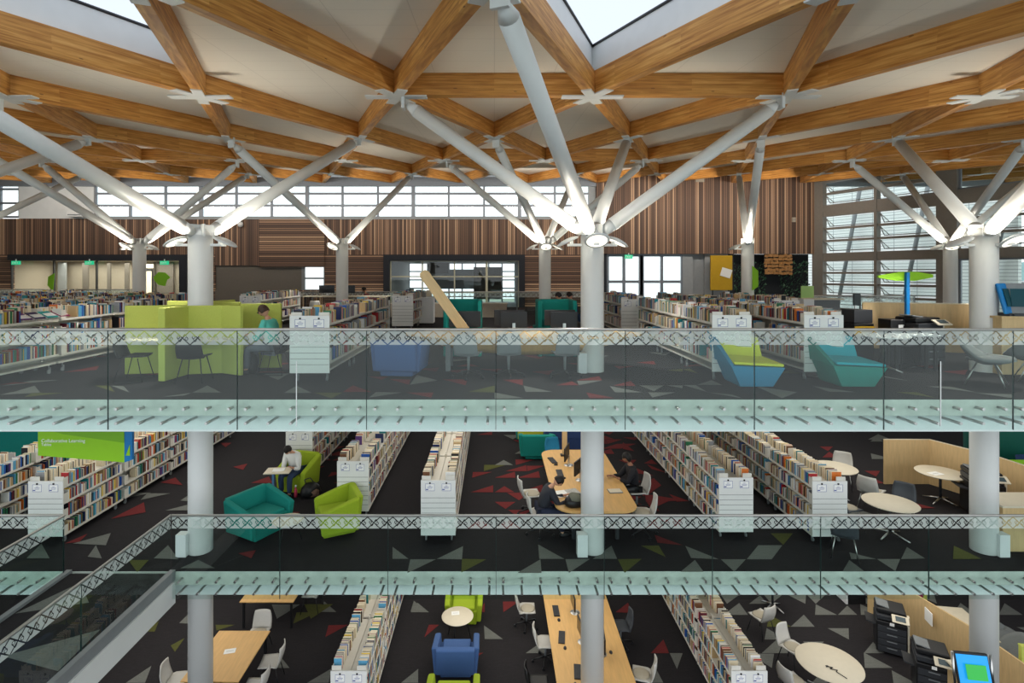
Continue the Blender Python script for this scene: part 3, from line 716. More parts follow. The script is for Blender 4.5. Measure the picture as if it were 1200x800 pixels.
# footbridge towards the viewer
t = thing('footbridge', 'carpeted footbridge with white steel edge beams crossing the void to the middle floor', 'bridge', (-7, 0, ZM))
q = MB(); q.box((0, 5.9, -.1), (1.9, 8.6, .2)); q.mi = 1
for s, (px, py) in enumerate([(5, 690), (10, 745), (60, 745)]): pass
q.mi = 1; q.add([(-.9, 9.0, .003), (.1, 9.3, .003), (-.5, 9.9, .003)], [(0, 1, 2)]); q.add([(-.2, 8.0, .003), (.8, 8.6, .003), (.85, 7.7, .003)], [(0, 1, 2)]); q.mi = 2; q.add([(-.9, 6.6, .003), (-.2, 7.4, .003), (-.9, 7.8, .003)], [(0, 1, 2)])
q.mi = 1; q.add([(-.2, 7.0, .003), (.5, 6.2, .003), (.7, 7.2, .003)], [(0, 1, 2)])
q.build('deck', [M['carpet'], M['c_grey'], M['c_olive']], t)
for s in (-1, 1):
    B((s * .99, 5.9, -.36), (.06, 8.7, .42)).build('edge_beam', M['steel'], t)
    B((s * .97, 5.9, -.05), (.1, 8.7, .2)).build('kerb', M['grey'], t)
    B((s * .99, 5.9, -.145), (.12, 8.7, .02)).build('flange', M['steel'], t)
for s, lb in ((1, 'glass balustrade on the near side of the footbridge, right hand handrail'), (-1, 'glass balustrade on the far left side of the footbridge')):
    t = thing('glass_balustrade', lb, 'balustrade', (-7 + .985 * s, 1.6, ZM), PI / 2)
    n = 4; Lb = 8.55
    for i in range(n):
        a, b = Lb - 2.2 * (i + 1), Lb - 2.2 * i
        a = max(a, 0)
        p = B(((a + b) / 2, 0, .6), (b - a - .014, .019, .98)).build('glass_panel', M['glass_rail'], t)
        B((a + .003, 0, .6), (.009, .021, .98)).build('edge', M['glass_edge'], p)
    MB().tube((0, 0, 1.11), (Lb, 0, 1.11), .022, n=14).build('handrail', M['rail'], t)
# ================================================================== FURNITURE AND PEOPLE
def ordinal(n):
    return '%d%s' % (n, 'th' if 10 <= n % 100 <= 20 else {1: 'st', 2: 'nd', 3: 'rd'}.get(n % 10, 'th'))
BOOKS = []        # candidates: dict(c, d, rz, col, label, face)
def castor(q, x, y):
    q.tube((x, y, .12), (x, y, .17), .012, n=6); q.tube((x - .014, y, .04), (x + .014, y, .04), .04, n=12); q.box((x, y + .015, .09), (.035, .03, .07))
BC = {}
def bookcase_meshes(kind, L):
    key = (kind, round(L, 2))
    if key in BC: return BC[key]
    tiers, top, base = ([.37, .72, 1.07], 1.21, .17) if kind == 'low' else ([.2, .53, .86, 1.19], 1.31, .17)
    W = .35; dct = {'tiers': tiers}
    def mk(fn, name, m):
        q = MB(); fn(q); o = q.build(name, m); me = o.data; bpy.data.objects.remove(o); return me
    def shelf(q):
        for s in (-1, 1):
            q.box((s * W / 2, L / 2, -.012), (W - .02, L - .03, .022), ry=s * .03); q.box((s * (W - .005), L / 2, -.02), (.012, L - .03, .045))
    dct['shelf'] = mk(shelf, 'shelf', M['shelf'])
    def fr(q):
        for y in (.03, L - .03): q.box((0, y, (top + base) / 2 - .02), (.04, .04, top - base - .05))
        q.box((0, L / 2, (top + base) / 2 - .05), (.008, L - .08, top - base - .15)); q.box((0, L / 2, base + .02), (2 * W - .12, L - .04, .035))
    dct['frame'] = mk(fr, 'frame', M['shelf'])
    def bk(q):
        for s in (-1, 1): q.box((s * (W - .1), 0, .1), (.19, .012, .2)); q.box((s * (W - .012), .05, .085), (.012, .13, .17)); q.box((s * W / 2, .05, .004), (W - .08, .1, .008))
    dct['bracket'] = mk(bk, 'bracket', M['shelf'])
    def pn(q):
        q.box((0, 0, (top + base) / 2), (.72, .022, top - base)); q.mi = 1
        z = top - .36
        while z > base + .06: q.box((0, -.0115, z), (.70, .003, .008)); z -= .105
    q = MB(); pn(q); o = q.build('end_panel', [M['panel'], M['groove']]); dct['panel'] = o.data; bpy.data.objects.remove(o)
    q = MB(); q.box((0, -.014, 0), (.20, .003, .15)); q.mi = 1
    for z in (.072, -.072): q.box((0, -.016, z), (.19, .002, .006))
    for x in (.092, -.092): q.box((x, -.016, 0), (.006, .002, .14))
    for i, wv in enumerate((.05, .11, .09)): q.box((0, -.016, .03 - i * .025), (wv, .002, .007))
    q.box((-.06, -.016, -.045), (.05, .002, .02)); q.mi = 2; q.box((0, -.018, .088), (.03, .012, .035))
    o = q.build('sign', [M['paper'], M['inkblue'], M['black']]); dct['sign'] = o.data; bpy.data.objects.remove(o)
    q = MB(); castor(q, 0, 0); o = q.build('castor', M['grey']); dct['castor'] = o.data; bpy.data.objects.remove(o)
    dct['top'] = top; BC[key] = dct; return dct
def link(name, me, parent, loc=(0, 0, 0), rz=0):
    o = bpy.data.objects.new(name, me); COL.objects.link(o); o.parent = parent; o.location = loc; o.rotation_euler = (0, 0, rz); return o
def fill(side_x, y0, y1, z, facing, maxh, dense, phrase, tier, start, style, xf):
    # side_x: world x of shelf middle ; facing +1/-1 the spine direction along x
    y = y0; n = start
    while y < y1:
        if random.random() < (1 - dense) * .55:
            y += random.uniform(.08, .32); continue
        run = random.randint(4, 14); h0 = random.uniform(.19, .26); d0 = random.uniform(.14, .19)
        for _ in range(run):
            t = random.choice((.014, .02, .025, .03, .04, .05)) if style != 'big' else random.uniform(.02, .055)
            h = min(h0 * random.uniform(.88, 1.08), maxh); d = d0 * random.uniform(.88, 1.1)
            if y + t > y1: break
            n += 1; ci = random.choices(range(len(BOOKC)), BW)[0]
            lean = 0
            BOOKS.append((xf(side_x + facing * (.33 - d / 2 - .165), y + t / 2, z + h / 2 + .002), (d, t * .94, h), facing, ci, phrase, tier, n))
            y += t
        y += random.uniform(.0, .05)
    return n
TNAME = {'low': ['bottom', 'middle', 'top'], 'tall': ['bottom', 'second', 'third', 'top']}
def book_row(kind, xc, y0, y1, z, phrase, unit=1.86, dense=.8, label=None, jog=.0, fills=True):
    n = max(1, round((y1 - y0) / unit)); L = (y1 - y0) / n; L = round(L, 2)
    d = bookcase_meshes(kind, L - .03); cnt = {}
    for i in range(n):
        y = y0 + i * L; x = xc + (jog * (1 if i % 2 else 0))
        pos = 'with signed end panel, nearest' if i == 0 else ('%s unit from the near end' % ordinal(i + 1))
        t = thing('bookcase', 'white %s mobile bookcase %s, %s' % ('low' if kind == 'low' else 'tall', pos, phrase), 'bookcase', (x, y, z), group=None)
        for ti, tz in enumerate(d['tiers']):
            link('shelf', d['shelf'], t, (0, .0, tz)); link('bracket', d['bracket'], t, (0, .03, tz))
        link('frame', d['frame'], t)
        if i == 0:
            p = link('end_panel', d['panel'], t, (0, -.005, 0))
            for s in (-.17, .17): link('sign', d['sign'], p, (s, 0, d['top'] - .14))
        if i == n - 1:
            link('end_panel', d['panel'], t, (0, L - .01, 0), PI)
        for cx_, cy_ in ((-.27, .14), (.27, .14), (-.27, L - .2), (.27, L - .2)): link('castor', d['castor'], t, (cx_, cy_, 0))
        if fills:
            for ti, tz in enumerate(d['tiers']):
                for s in (-1, 1):
                    k = (ti, s)
                    cnt[k] = fill(s * .175, y + .15, y + L - .08, z + tz, s, .29, dense, phrase, TNAME[kind][ti], cnt.get(k, 0), '', lambda a, b, c, x=x: (x + a, b, c))

# ---- seats
def tub_chair(label, cat, m, loc, rz, w=.86, d=.8, h=.78, m2=None, group=None):
    # faces local -y ; flared tub with arms
    t = thing('tub_armchair', label, cat, loc, rz, group)
    m2 = m2 or m
    q = MB(); q.prism([(-w * .40, -d * .42), (w * .40, -d * .42), (w * .38, d * .38), (-w * .38, d * .38)], .02, .4, 1.12); q.build('base', m, t, bevel=.03)
    q = MB(); q.box((0, -.07, .42), (w * .72, d * .74, .12)); q.build('seat', m2, t, bevel=.04, seg=3)
    for s in (-1, 1):
        q = MB(); pts = [(-d * .48, .12), (-d * .52, .58), (-d * .42, .62), (d * .44, h), (d * .44, .12)]
        q.prism([(y, z) for y, z in pts], -.07, .07, axis='x')
        a = q.build('armrest', m, t, bevel=.035, seg=3); a.location = (s * w * .44, 0, 0); a.rotation_euler = (0, s * .1, 0)
    q = MB(); q.box((0, d * .42, .12 + (h - .12) / 2), (w * .98, .15, h - .12), rx=-.12); q.build('backrest', m2, t, bevel=.04, seg=3)
    return t
def chaise(label, ms, mb_, loc, rz):
    t = thing('chaise_seat', label, 'lounge seat', loc, rz)
    q = MB(); q.add([(-.27, -.36, .02), (.30, -.36, .02), (.30, .3, .02), (-.27, .3, .02), (-.47, -.44, .40), (.47, -.44, .36), (.44, .34, .38), (-.44, .38, .42)],
                    [(0, 3, 2, 1), (0, 1, 5, 4), (1, 2, 6, 5), (2, 3, 7, 6), (3, 0, 4, 7), (4, 5, 6, 7)])
    q.add([(-.47, -.44, .40), (-.40, -.44, .40), (-.44, .3, .84), (-.52, .3, .84), (-.47, .40, .40), (-.40, .40, .40), (-.44, .42, .84), (-.52, .42, .84)],
          [(0, 1, 2, 3), (4, 7, 6, 5), (0, 3, 7, 4), (1, 5, 6, 2), (3, 2, 6, 7), (0, 4, 5, 1)])
    q.build('base', mb_, t, bevel=.012)
    q = MB(); q.add([(-.40, -.425, .41), (.455, -.425, .37), (.42, .22, .40), (-.36, .22, .44), (-.40, -.425, .46), (.455, -.425, .42), (.42, .22, .46), (-.36, .22, .50)],
                    [(0, 3, 2, 1), (0, 1, 5, 4), (1, 2, 6, 5), (2, 3, 7, 6), (3, 0, 4, 7), (4, 5, 6, 7)]); q.build('seat', ms, t, bevel=.02)
    q = MB(); q.add([(-.37, .20, .40), (.40, .20, .38), (.42, .34, .38), (-.36, .34, .42), (-.44, .28, .88), (.34, .30, .82), (.38, .42, .80), (-.44, .42, .86)],
                    [(0, 3, 2, 1), (0, 1, 5, 4), (1, 2, 6, 5), (2, 3, 7, 6), (3, 0, 4, 7), (4, 5, 6, 7)]); q.build('backrest', ms, t, bevel=.02)
    return t
def shell_chair(kind, label, loc, rz, group=None, shell=None, pad=None, legm=None):
    # faces local -y ; kinds: sled, four, castor, swivel
    t = thing({'castor': 'office_chair', 'swivel': 'swivel_chair'}.get(kind, 'shell_chair'), label, 'chair', loc, rz, group)
    shell = shell or M['chairgrey']; legm = legm or M['chrome']
    def seat(u, v):
        x = (u - .5) * .46 * (1 - .15 * (v - .5) ** 2); y = -.22 + v * .42
        return (x, y, .45 + .10 * (u - .5) ** 2 + .02 * (v - .3) ** 2 - (.02 if v > .85 else 0))
    q = MB(); q.grid(seat, 8, 8); q.build('seat', shell, t, solid=.022)
    def back(u, v):
        w = .46 * (1 - .22 * v ** 3); x = (u - .5) * w
        z = .45 + v * .40; y = .20 + .10 * v + .03 * math.sin(v * PI) - .28 * (u - .5) ** 2 * (.4 + v * .3)
        return (x, y, z)
    q = MB(); q.grid(back, 8, 8); q.build('backrest', shell, t, solid=.022)
    if pad: 
        q = MB(); q.lathe([(0, .02), (.17, .018), (.2, 0), (.17, -.012), (0, -.012)], (0, -.03, .475), 20, sy=.95); q.build('cushion', pad, t)
    if kind == 'sled':
        for s in (-1, 1):
            q = MB(); q.path([(s * .19, -.14, .44), (s * .24, -.24, .015), (s * .24, .24, .015), (s * .19, .12, .44)], .009, 8); q.build('leg', legm, t)
    elif kind == 'four':
        for sx in (-1, 1):
            for sy in (-1, 1):
                q = MB(); q.tube((sx * .15, sy * .14, .45), (sx * .23, sy * .24, 0), .012, .009, n=8); q.build('leg', legm, t)
    else:
        q = MB(); q.tube((0, 0, .44), (0, 0, .14), .03, .022, n=12); q.build('gas_lift', M['chrome'] if kind == 'swivel' else M['grey'], t)
        q = MB()
        n = 5 if kind == 'castor' else 4
        for i in range(n):
            a = 2 * PI * i / n + .4; e = (math.cos(a) * .3, math.sin(a) * .3, .07 if kind == 'castor' else .02); q.tube((0, 0, .13), e, .022, .014, n=8)
        q.build('star_base', M['black'] if kind == 'castor' else M['chrome'], t)
        if kind == 'castor':
            for i in range(n):
                a = 2 * PI * i / n + .4; q = MB(); q.tube((math.cos(a) * .3 - .02, math.sin(a) * .3, .03), (math.cos(a) * .3 + .02, math.sin(a) * .3, .03), .03, n=12); q.build('castor', M['black'], t)
    return t
def lounge_shell(label, loc, rz):
    t = thing('lounge_chair', label, 'chair', loc, rz)
    def fn(u, v):
        a = u * 2 * PI; r = .02 + v * .98
        h = .38 + .10 * r * r + .36 * max(0, math.sin(a)) ** 1.5 * r ** 2.4
        return (math.cos(a) * .46 * r, math.sin(a) * .40 * r, h)
    q = MB(); q.grid(fn, 36, 10); q.build('seat_shell', M['felt'], t, solid=.05)
    q = MB(); q.lathe([(0, .50), (.22, .49), (.3, .46), (.3, .43), (0, .42)], (0, -.02, 0), 24); q.build('cushion', M['felt'], t)
    for a in (PI / 4, 3 * PI / 4, 5 * PI / 4, 7 * PI / 4):
        q = MB(); q.tube((math.cos(a) * .16, math.sin(a) * .16, .4), (math.cos(a) * .42, math.sin(a) * .38, 0), .013, .009, n=8); q.build('leg', M['chrome'], t)
    return t
def round_table(label, loc, r, h, m, base='star', group=None, name='round_table'):
    t = thing(name, label, 'table', loc, 0, group)
    q = MB(); q.lathe([(0, h), (r - .01, h), (r, h - .008), (r - .02, h - .028), (0, h - .028)], n=48); q.build('tabletop', m, t)
    if base == 'star':
        q = MB(); q.tube((0, 0, h - .02), (0, 0, .1), .03, n=14); q.build('column', M['dark'], t)
        q = MB()
        for i in range(4):
            a = PI / 2 * i + .5; q.tube((0, 0, .11), (math.cos(a) * r * .72, math.sin(a) * r * .72, .02), .024, .014, n=8)
        q.build('star_base', M['chrome'], t)
    else:
        for i in range(3):
            a = 2 * PI * i / 3 + .3; q = MB(); q.tube((math.cos(a) * r * .5, math.sin(a) * r * .5, h - .02), (math.cos(a) * r * .85, math.sin(a) * r * .85, 0), .014, .01, n=8); q.build('leg', M['black'], t)
    return t
def monitor(label, loc, rz, group=None, w=.52, stand=.13):
    t = thing('computer_monitor', label, 'monitor', loc, rz, group)      # screen faces local -y
    B((0, 0, stand + .19), (w, .035, .33)).build('display_housing', M['black'], t, bevel=.006)
    B((0, -.0185, stand + .19), (w - .03, .002, .30)).build('screen', mat('off_screen', (14, 15, 18), .15), t)
    q = MB(); q.box((0, .05, stand * .5 + .06), (.06, .04, stand + .12)); q.build('stand', M['chrome'], t)
    q = MB(); q.lathe([(0, .014), (.1, .012), (.12, 0)], (0, .05, 0), 20); q.build('foot', M['chrome'], t)
    return t
def keyboard(label, loc, rz, group=None):
    t = thing('keyboard', label, 'keyboard', loc, rz, group)
    B((0, 0, .01), (.44, .15, .018)).build('body', M['black'], t, bevel=.004)
    q = MB()
    for r_ in range(5):
        for c_ in range(14): q.box((-.2 + c_ * .0305, -.055 + r_ * .0275, .022), (.026, .023, .006))
    q.build('keys', M['dark'], t); return t
def mouse(label, loc, rz, group=None):
    t = thing('computer_mouse', label, 'mouse', loc, rz, group)
    q = MB(); q.lathe([(0, .034), (.02, .032), (.034, .018), (.036, 0)], n=16, sy=1.6); q.build('shell', M['black'], t)
    q = MB(); q.tube((0, -.035, .03), (0, -.028, .034), .006, n=6); q.build('wheel', M['grey'], t); return t
def rect_table(label, loc, rz, w, d, h, m, group=None):
    t = thing('table', label, 'table', loc, rz, group)
    B((0, 0, h - .014), (w, d, .028)).build('tabletop', m, t, bevel=.006)
    for sx in (-1, 1):
        for sy in (-1, 1): B((sx * (w / 2 - .08), sy * (d / 2 - .08), (h - .03) / 2), (.05, .05, h - .03)).build('leg', M['black'], t)
    return t
def plank(label, loc, top, w=.17, th=.05, name='timber_blade'):
    # raking timber blade with rounded head
    t = thing(name, label, 'timber post', loc)
    v = Vector(top); L = v.length; q = MB()
    pts = [(-w / 2, 0), (w / 2, 0), (w / 2, L - .07), (w * .3, L), (-w * .3, L), (-w / 2, L - .07)]
    q.prism(pts, -th / 2, th / 2, axis='y'); o = q.build('blade', M['ply'], t, bevel=.008)
    z = v.normalized(); x = Vector((1, 0, 0)); x = (x - z * x.dot(z)).normalized(); y = z.cross(x)
    o.matrix_local = Matrix((x, y, z)).transposed().to_4x4()
    q = MB(); q.box((0, 0, .02), (.22, .14, .04)); q.build('foot_plate', M['dark'], t)
    return t
def copier(label, loc, rz):
    # front faces local -y
    t = thing('photocopier', label, 'photocopier', loc, rz)
    B((0, 0, .42), (.62, .62, .74)).build('body', M['black'], t, bevel=.02)
    for k in range(4): 
        dr = B((0, -.315, .14 + k * .16), (.56, .02, .14)).build('paper_drawer', M['dark'], t, bevel=.006)
        B((0, -.33, .18 + k * .16), (.2, .012, .02)).build('handle', M['grey'], dr)
    q = MB(); q.box((.33, -.2, .52), (.05, .1, .95)); q.build('side_trim', M['cream'], t, bevel=.01)
    B((0, .02, .86), (.60, .58, .12)).build('scanner', M['dark'], t, bevel=.02)
    B((0, .05, .985), (.60, .52, .11)).build('document_feeder', M['black'], t, bevel=.03)
    B((-.16, .05, 1.06), (.26, .34, .03), ry=.15).build('input_tray', M['grey'], t, bevel=.01)
    c = B((.16, -.36, .95), (.34, .2, .03), rx=.5).build('control_panel', M['cream'], t, bevel=.01)
    B((.16, -.372, .972), (.2, .12, .006), rx=.5).build('touch_screen', mat('dim_screen', (70, 84, 90), .2), c)
    B((-.4, .05, .62), (.2, .4, .03), ry=.2).build('output_tray', M['dark'], t)
    B((0, -.33, .77), (.09, .004, .07)).build('notice', M['paper'], t)
    return t
def kiosk(label, loc, rz, sm=None):
    t = thing('touch_kiosk', label, 'kiosk', loc, rz)
    B((0, 0, .02), (.5, .4, .04)).build('base', M['chrome'], t)
    for s in (-1, 1): q = MB(); q.path([(s * .30, .1, .04), (s * .32, .02, .9), (s * .32, .12, 1.55)], .022, 10); q.build('side_post', M['chrome'], t)
    c = B((0, .06, 1.2), (.58, .06, .72), rx=-.3).build('screen_housing', M['black'], t, bevel=.02)
    B((0, .022, 1.2), (.53, .01, .66), rx=-.3).build('screen', M['screen'], c)
    B((.02, .000, 1.27), (.34, .01, .25), rx=-.3).build('picture', M['screengreen'], c)
    B((.0, .03, 1.10), (.3, .008, .02), rx=-.3).build('caption_bar', M['cream'], c)
    B((-.13, .045, 1.03), (.16, .008, .10), rx=-.3).build('tile', M['grey'], c); B((.06, .045, 1.03), (.08, .008, .10), rx=-.3).build('tile', M['magenta'], c)
    B((0, .06, .55), (.3, .08, .9)).build('body', M['dark'], t)
    return t
# ---- people
def skin_obj(name, verts, edges, m, parent, sub=2):
    me = bpy.data.meshes.new(name); me.from_pydata([v[:3] for v in verts], edges, []); me.materials.append(m)
    o = bpy.data.objects.new(name, me); COL.objects.link(o); o.parent = parent
    s = o.modifiers.new('skin', 'SKIN')
    for i, v in enumerate(verts):
        sv = me.skin_vertices[0].data[i]; rr = v[3]
        sv.radius = rr if isinstance(rr, tuple) else (rr, rr); sv.use_root = (i == 0)
    s.use_smooth_shade = True
    ss = o.modifiers.new('sub', 'SUBSURF'); ss.levels = sub; ss.render_levels = sub
    return o
def person(label, loc, rz, shirt, trousers, skin, hair, lean=.2, head=.3, hands=None, longhair=False, glasses=False, shoes=None, headwear=None):
    # seated, faces local +x, seat height .46
    t = thing('person', label, 'person', loc, rz)
    sy = math.sin; pel = Vector((0, 0, .56)); up = Vector((math.sin(lean), 0, math.cos(lean)))
    waist = pel + Vector((math.sin(lean * .5), 0, math.cos(lean * .5))) * .18; chest = waist + up * .2; neckb = chest + up * .15
    hd = Vector((math.sin(lean + head), 0, math.cos(lean + head))); neck = neckb + hd * .09; headc = neckb + hd * .19
    hands = hands or [(.42, -.16, .78), (.42, .16, .78)]
    V = [(*pel, (.12, .09)), (*waist, (.10, .075)), (*chest, (.115, .08)), (*neckb, (.062, .055)), (*neck, .05)]
    E = [(0, 1), (1, 2), (2, 3), (3, 4)]
    SV = [(*pel, (.18, .135)), (*waist, (.175, .14)), (*chest, (.20, .15)), (*(neckb - up * .03), (.11, .10))]; SE = [(0, 1), (1, 2), (2, 3)]
    TV = [(*(pel), (.19, .14))]; TE = []
    for s, hnd in zip((-1, 1), hands):
        sh = chest + up * .085 + Vector((0, s * .175, 0)); hnd = Vector(hnd)
        d = hnd - sh; dist = min(d.length, .56); mid = sh + d * .5
        el = mid + (Vector((-.15, s * .35, -1)).normalized()) * math.sqrt(max(.29 ** 2 - (dist / 2) ** 2, .0004))
        wr = el + (hnd - el).normalized() * min(.25, (hnd - el).length)
        i = len(V); V += [(*sh, .045), (*el, .038), (*wr, .027), (*(wr + (hnd - el).normalized() * .07), (.036, .018))]; E += [(2, i), (i, i + 1), (i + 1, i + 2), (i + 2, i + 3)]
        # fingers and thumb
        fdir = (hnd - el).normalized(); side = fdir.cross(Vector((0, 0, 1))).normalized()
        palm = V[i + 3][:3]
        for k, (off, ln) in enumerate(((-.027, .055), (-.009, .066), (.009, .062), (.026, .048))):
            a = Vector(palm) + side * off + fdir * .012; b = a + fdir * ln * .5; c = b + (fdir + Vector((0, 0, -.7))).normalized() * ln * .5
            j = len(V); V += [(*a, .010), (*b, .009), (*c, .007)]; E += [(i + 3, j), (j, j + 1), (j + 1, j + 2)]
        a = wr + fdir * .03 + side * (-s * .032); b = a + (fdir - side * s * .8).normalized() * .035; j = len(V); V += [(*a, .011), (*b, .008)]; E += [(i + 2, j), (j, j + 1)]
        i = len(SV); SV += [(*sh, .085), (*el, .062), (*(el + (wr - el) * .86), .045)]; SE += [(2, i), (i, i + 1), (i + 1, i + 2)]
        hip = pel + Vector((.03, s * .09, -.03)); kn = Vector((.46, s * .13, .52)); an = Vector((.44 + .03 * s, s * .13, .10)); to = an + Vector((.16, s * .02, -.06))
        i = len(V); V += [(*hip, .075), (*kn, .048), (*an, .035), (*to, (.04, .025))]; E += [(0, i), (i, i + 1), (i + 1, i + 2), (i + 2, i + 3)]
        i = len(TV); TV += [(*hip, .115), (*kn, .08), (*(an + Vector((0, 0, .0))), .062)]; TE += [(0, i), (i, i + 1), (i + 1, i + 2)]
        q = MB(); q.smooth = True; q.lathe([(0, .07), (.035, .06), (.055, .02), (.056, -.035), (0, -.04)], (an.x + .08, an.y, an.z - .055), 16, sx=2.5); q.build('shoe', shoes or M['black'], t)
    skin_obj('shirt', SV, SE, shirt, t, 1); skin_obj('trousers', TV, TE, trousers, t, 1)
    # head: face ovoid with nose, eyes, ears
    R = Matrix.Rotation(lean + head, 3, 'Y')
    q = MB(); q.smooth = True
    def hf(u, v):
        a = u * 2 * PI; p = v * PI; z = math.cos(p) * .118; rr = math.sin(p); jaw = 1 - .22 * max(0, -z / .118)
        x = math.cos(a) * rr * .095 * (1 if math.cos(a) < 0 else jaw * .98); y = math.sin(a) * rr * .076 * jaw
        if math.cos(a) > .93 and -.035 < z < .012: x += .018
        return tuple(headc + R @ Vector((x, y, z)))
    q.grid(hf, 24, 18)
    for s in (-1, 1): q.lathe([(0, .008), (.016, .006), (.02, 0), (.016, -.006), (0, -.008)], headc + R @ Vector((-.005, s * .078, -.005)), 8, mtx=R @ Matrix.Rotation(PI / 2, 3, 'X'))
    tmp = skin_obj('tmp_body', V, E, skin, t, 1)
    dg = bpy.context.evaluated_depsgraph_get(); dg.update()
    me = bpy.data.meshes.new_from_object(tmp.evaluated_get(dg)); nb_ = len(q.v)
    q.add([v.co[:] for v in me.vertices], [tuple(p.vertices) for p in me.polygons])
    bpy.data.objects.remove(tmp); bpy.data.meshes.remove(me)
    hdo = q.build('body', skin, t)
    q = MB()
    for s in (-1, 1): q.lathe([(0, .009), (.008, .004), (.009, 0), (0, -.009)], headc + R @ Vector((.086, s * .03, .014)), 8)
    q.build('eyes', M['black'], hdo)
    q = MB(); q.box(headc + R @ Vector((.083, 0, -.055)), (.012, .045, .008), ry=lean + head); q.build('mouth', mat('lips', (150, 84, 76), .6), hdo)
    q = MB(); q.smooth = True
    def hr(u, v):
        a = u * 2 * PI; lim = .42 if math.cos(a) > .35 else (.62 if not longhair else .85)
        p = v * PI * lim; z = math.cos(p) * .126; rr = math.sin(p) * (1.0 + .03 * math.sin(a * 7))
        return tuple(headc + R @ Vector((math.cos(a) * rr * .102 - .008, math.sin(a) * rr * .083, z)))
    q.grid(hr, 24, 8); q.build('hair', hair, hdo, solid=.012)
    if glasses:
        q = MB()
        for s in (-1, 1): q.box(headc + R @ Vector((.098, s * .032, .016)), (.006, .045, .03), ry=lean + head); q.box(headc + R @ Vector((.05, s * .08, .018)), (.1, .004, .006), ry=lean + head)
        q.build('glasses', M['black'], hdo)
    return t
# ================================================================== PLACING THINGS
# ---- bookcases, upper floor
book_row('low', -3.34, 9.9, 15.6, 0, 'row right of the seated man')
book_row('low', -3.13, 18.7, 22.5, 0, 'far row behind the leaning plank')
book_row('low', 4.37, 10.05, 15.3, 0, 'row behind the yellow chaise', dense=.9)
book_row('low', 4.13, 16.2, 20.4, 0, 'far row left of yellow chaise')
book_row('low', 6.06, 10.05, 19.2, 0, 'row behind the turquoise chaise', dense=.9)
book_row('low', 8.3, 15.5, 19.3, 0, 'far row before the planted wall')
book_row('low', -9.02, 8.95, 14.9, 0, 'long row left of green carrels', dense=.75)
BOOKS[:] = [b for b in BOOKS if not (b[4].startswith('long row left') and b[5] == 'top' and b[2] > 0 and 10.0 < b[0][1] < 11.35)]
for i_, (c_, nm) in enumerate([((92, 40, 110), 'purple'), ((60, 44, 96), 'indigo'), ((30, 160, 160), 'turquoise'), ((150, 30, 90), 'magenta')]):
    t = thing('magazine', '%s magazine lying cover up on the white bookcase left of the carrels' % nm, 'magazine', (-8.78, 10.15 + i_ * .3, 1.16), -.1, 'magazines displayed on the left bookcase')
    B((0, 0, .01), (.26, .22, .012), ry=.42).build('cover', mat('magazine_' + nm, c_, .35), t); B((.03, 0, .005), (.12, .19, .013), ry=.42).build('title_block', M['paper'], t)
    B((-.02, 0, -.075), (.1, .05, .11)).build('stand', M['shelf'], t)
book_row('low', -10.75, 9.3, 18.8, 0, 'second row left of green carrels')
book_row('low', -12.45, 10.2, 19.9, 0, 'third row left of green carrels')
book_row('low', -14.6, 12.2, 20.3, 0, 'fourth row left of green carrels')
book_row('low', -17.0, 14.5, 22.5, 0, 'fifth row left of green carrels')
book_row('low', -8.3, 18.6, 22.4, 0, 'far row behind the green carrels')
# ---- middle floor
book_row('tall', -11.12, 10.9, 18.6, ZM, 'outermost row left of hanging sign', dense=.85)
book_row('tall', -9.27, 11.3, 18.8, ZM, 'row under the hanging green sign', dense=.85)
book_row('tall', -5.28, 14.8, 20.3, ZM, 'row behind the reading young man', dense=.85)
book_row('tall', -3.23, 12.5, 19.9, ZM, 'row behind the lime armchair', dense=.85)
book_row('tall', -1.16, 11.35, 18.8, ZM, 'row left of middle computer table', dense=.9)
book_row('tall', 5.09, 11.5, 18.9, ZM, 'row right of middle computer table', dense=.95)
book_row('tall', 6.94, 11.3, 18.7, ZM, 'row beside the round cream tables', dense=.95)
# ---- lowest floor
book_row('tall', -2.9, 10.9, 16.5, ZL, 'lowest floor row left of armchairs', dense=.95)
book_row('tall', 5.09, 10.9, 16.5, ZL, 'lowest floor row right of desk', dense=.95)
book_row('tall', -9.9, 9.6, 17.0, ZL, 'lowest floor row under the footbridge', dense=.9)

# ---- study carrels
t = thing('study_carrel', 'lime green felt study carrels built round the white column', 'carrel', (-5.95, 11.07, 0))
def scr(x0, y0, x1, y1, h=1.33, th=.07):
    x0, x1 = x0 + 5.95, x1 + 5.95; y0, y1 = y0 - YC, y1 - YC
    q = B(((x0 + x1) / 2, (y0 + y1) / 2, h / 2 + .02), (math.hypot(x1 - x0, y1 - y0), th, h), rz=math.atan2(y1 - y0, x1 - x0)); q.build('screen', M['lime'], t, bevel=.012)
scr(-7.17, 10.62, -6.1, 10.82); scr(-6.03, 9.9, -5.98, 10.62, th=.13); scr(-5.96, 10.6, -5.34, 10.74); scr(-5.34, 10.74, -4.84, 10.48)
scr(-5.25, 11.32, -4.42, 11.36); scr(-7.1, 11.9, -6.0, 11.6, 1.36); scr(-6.0, 11.6, -5.3, 11.4, 1.36); scr(-6.2, 11.55, -5.9, 12.4, 1.36)
q = MB(); q.prism([(-.0, -.98), (.95, -.80), (1.02, -.62), (.6, -.38), (.0, -.5)], .70, .73); q.build('worktop', M['cream'], t, bevel=.004)
q = MB(); q.prism([(-1.2, -.45), (-1.1, -.95), (-.12, -.95), (-.1, -.36)], .70, .73); q.build('worktop', M['cream'], t, bevel=.004)
q = MB(); q.prism([(.72, .22), (1.1, -.35), (1.5, -.3), (1.5, .22)], .70, .73); q.build('worktop', M['cream'], t, bevel=.004)
shell_chair('sled', 'black sled chair side-on at the left study carrel', (-6.62, 10.05, 0), PI / 2 + .15, shell=M['black'], legm=M['black'])
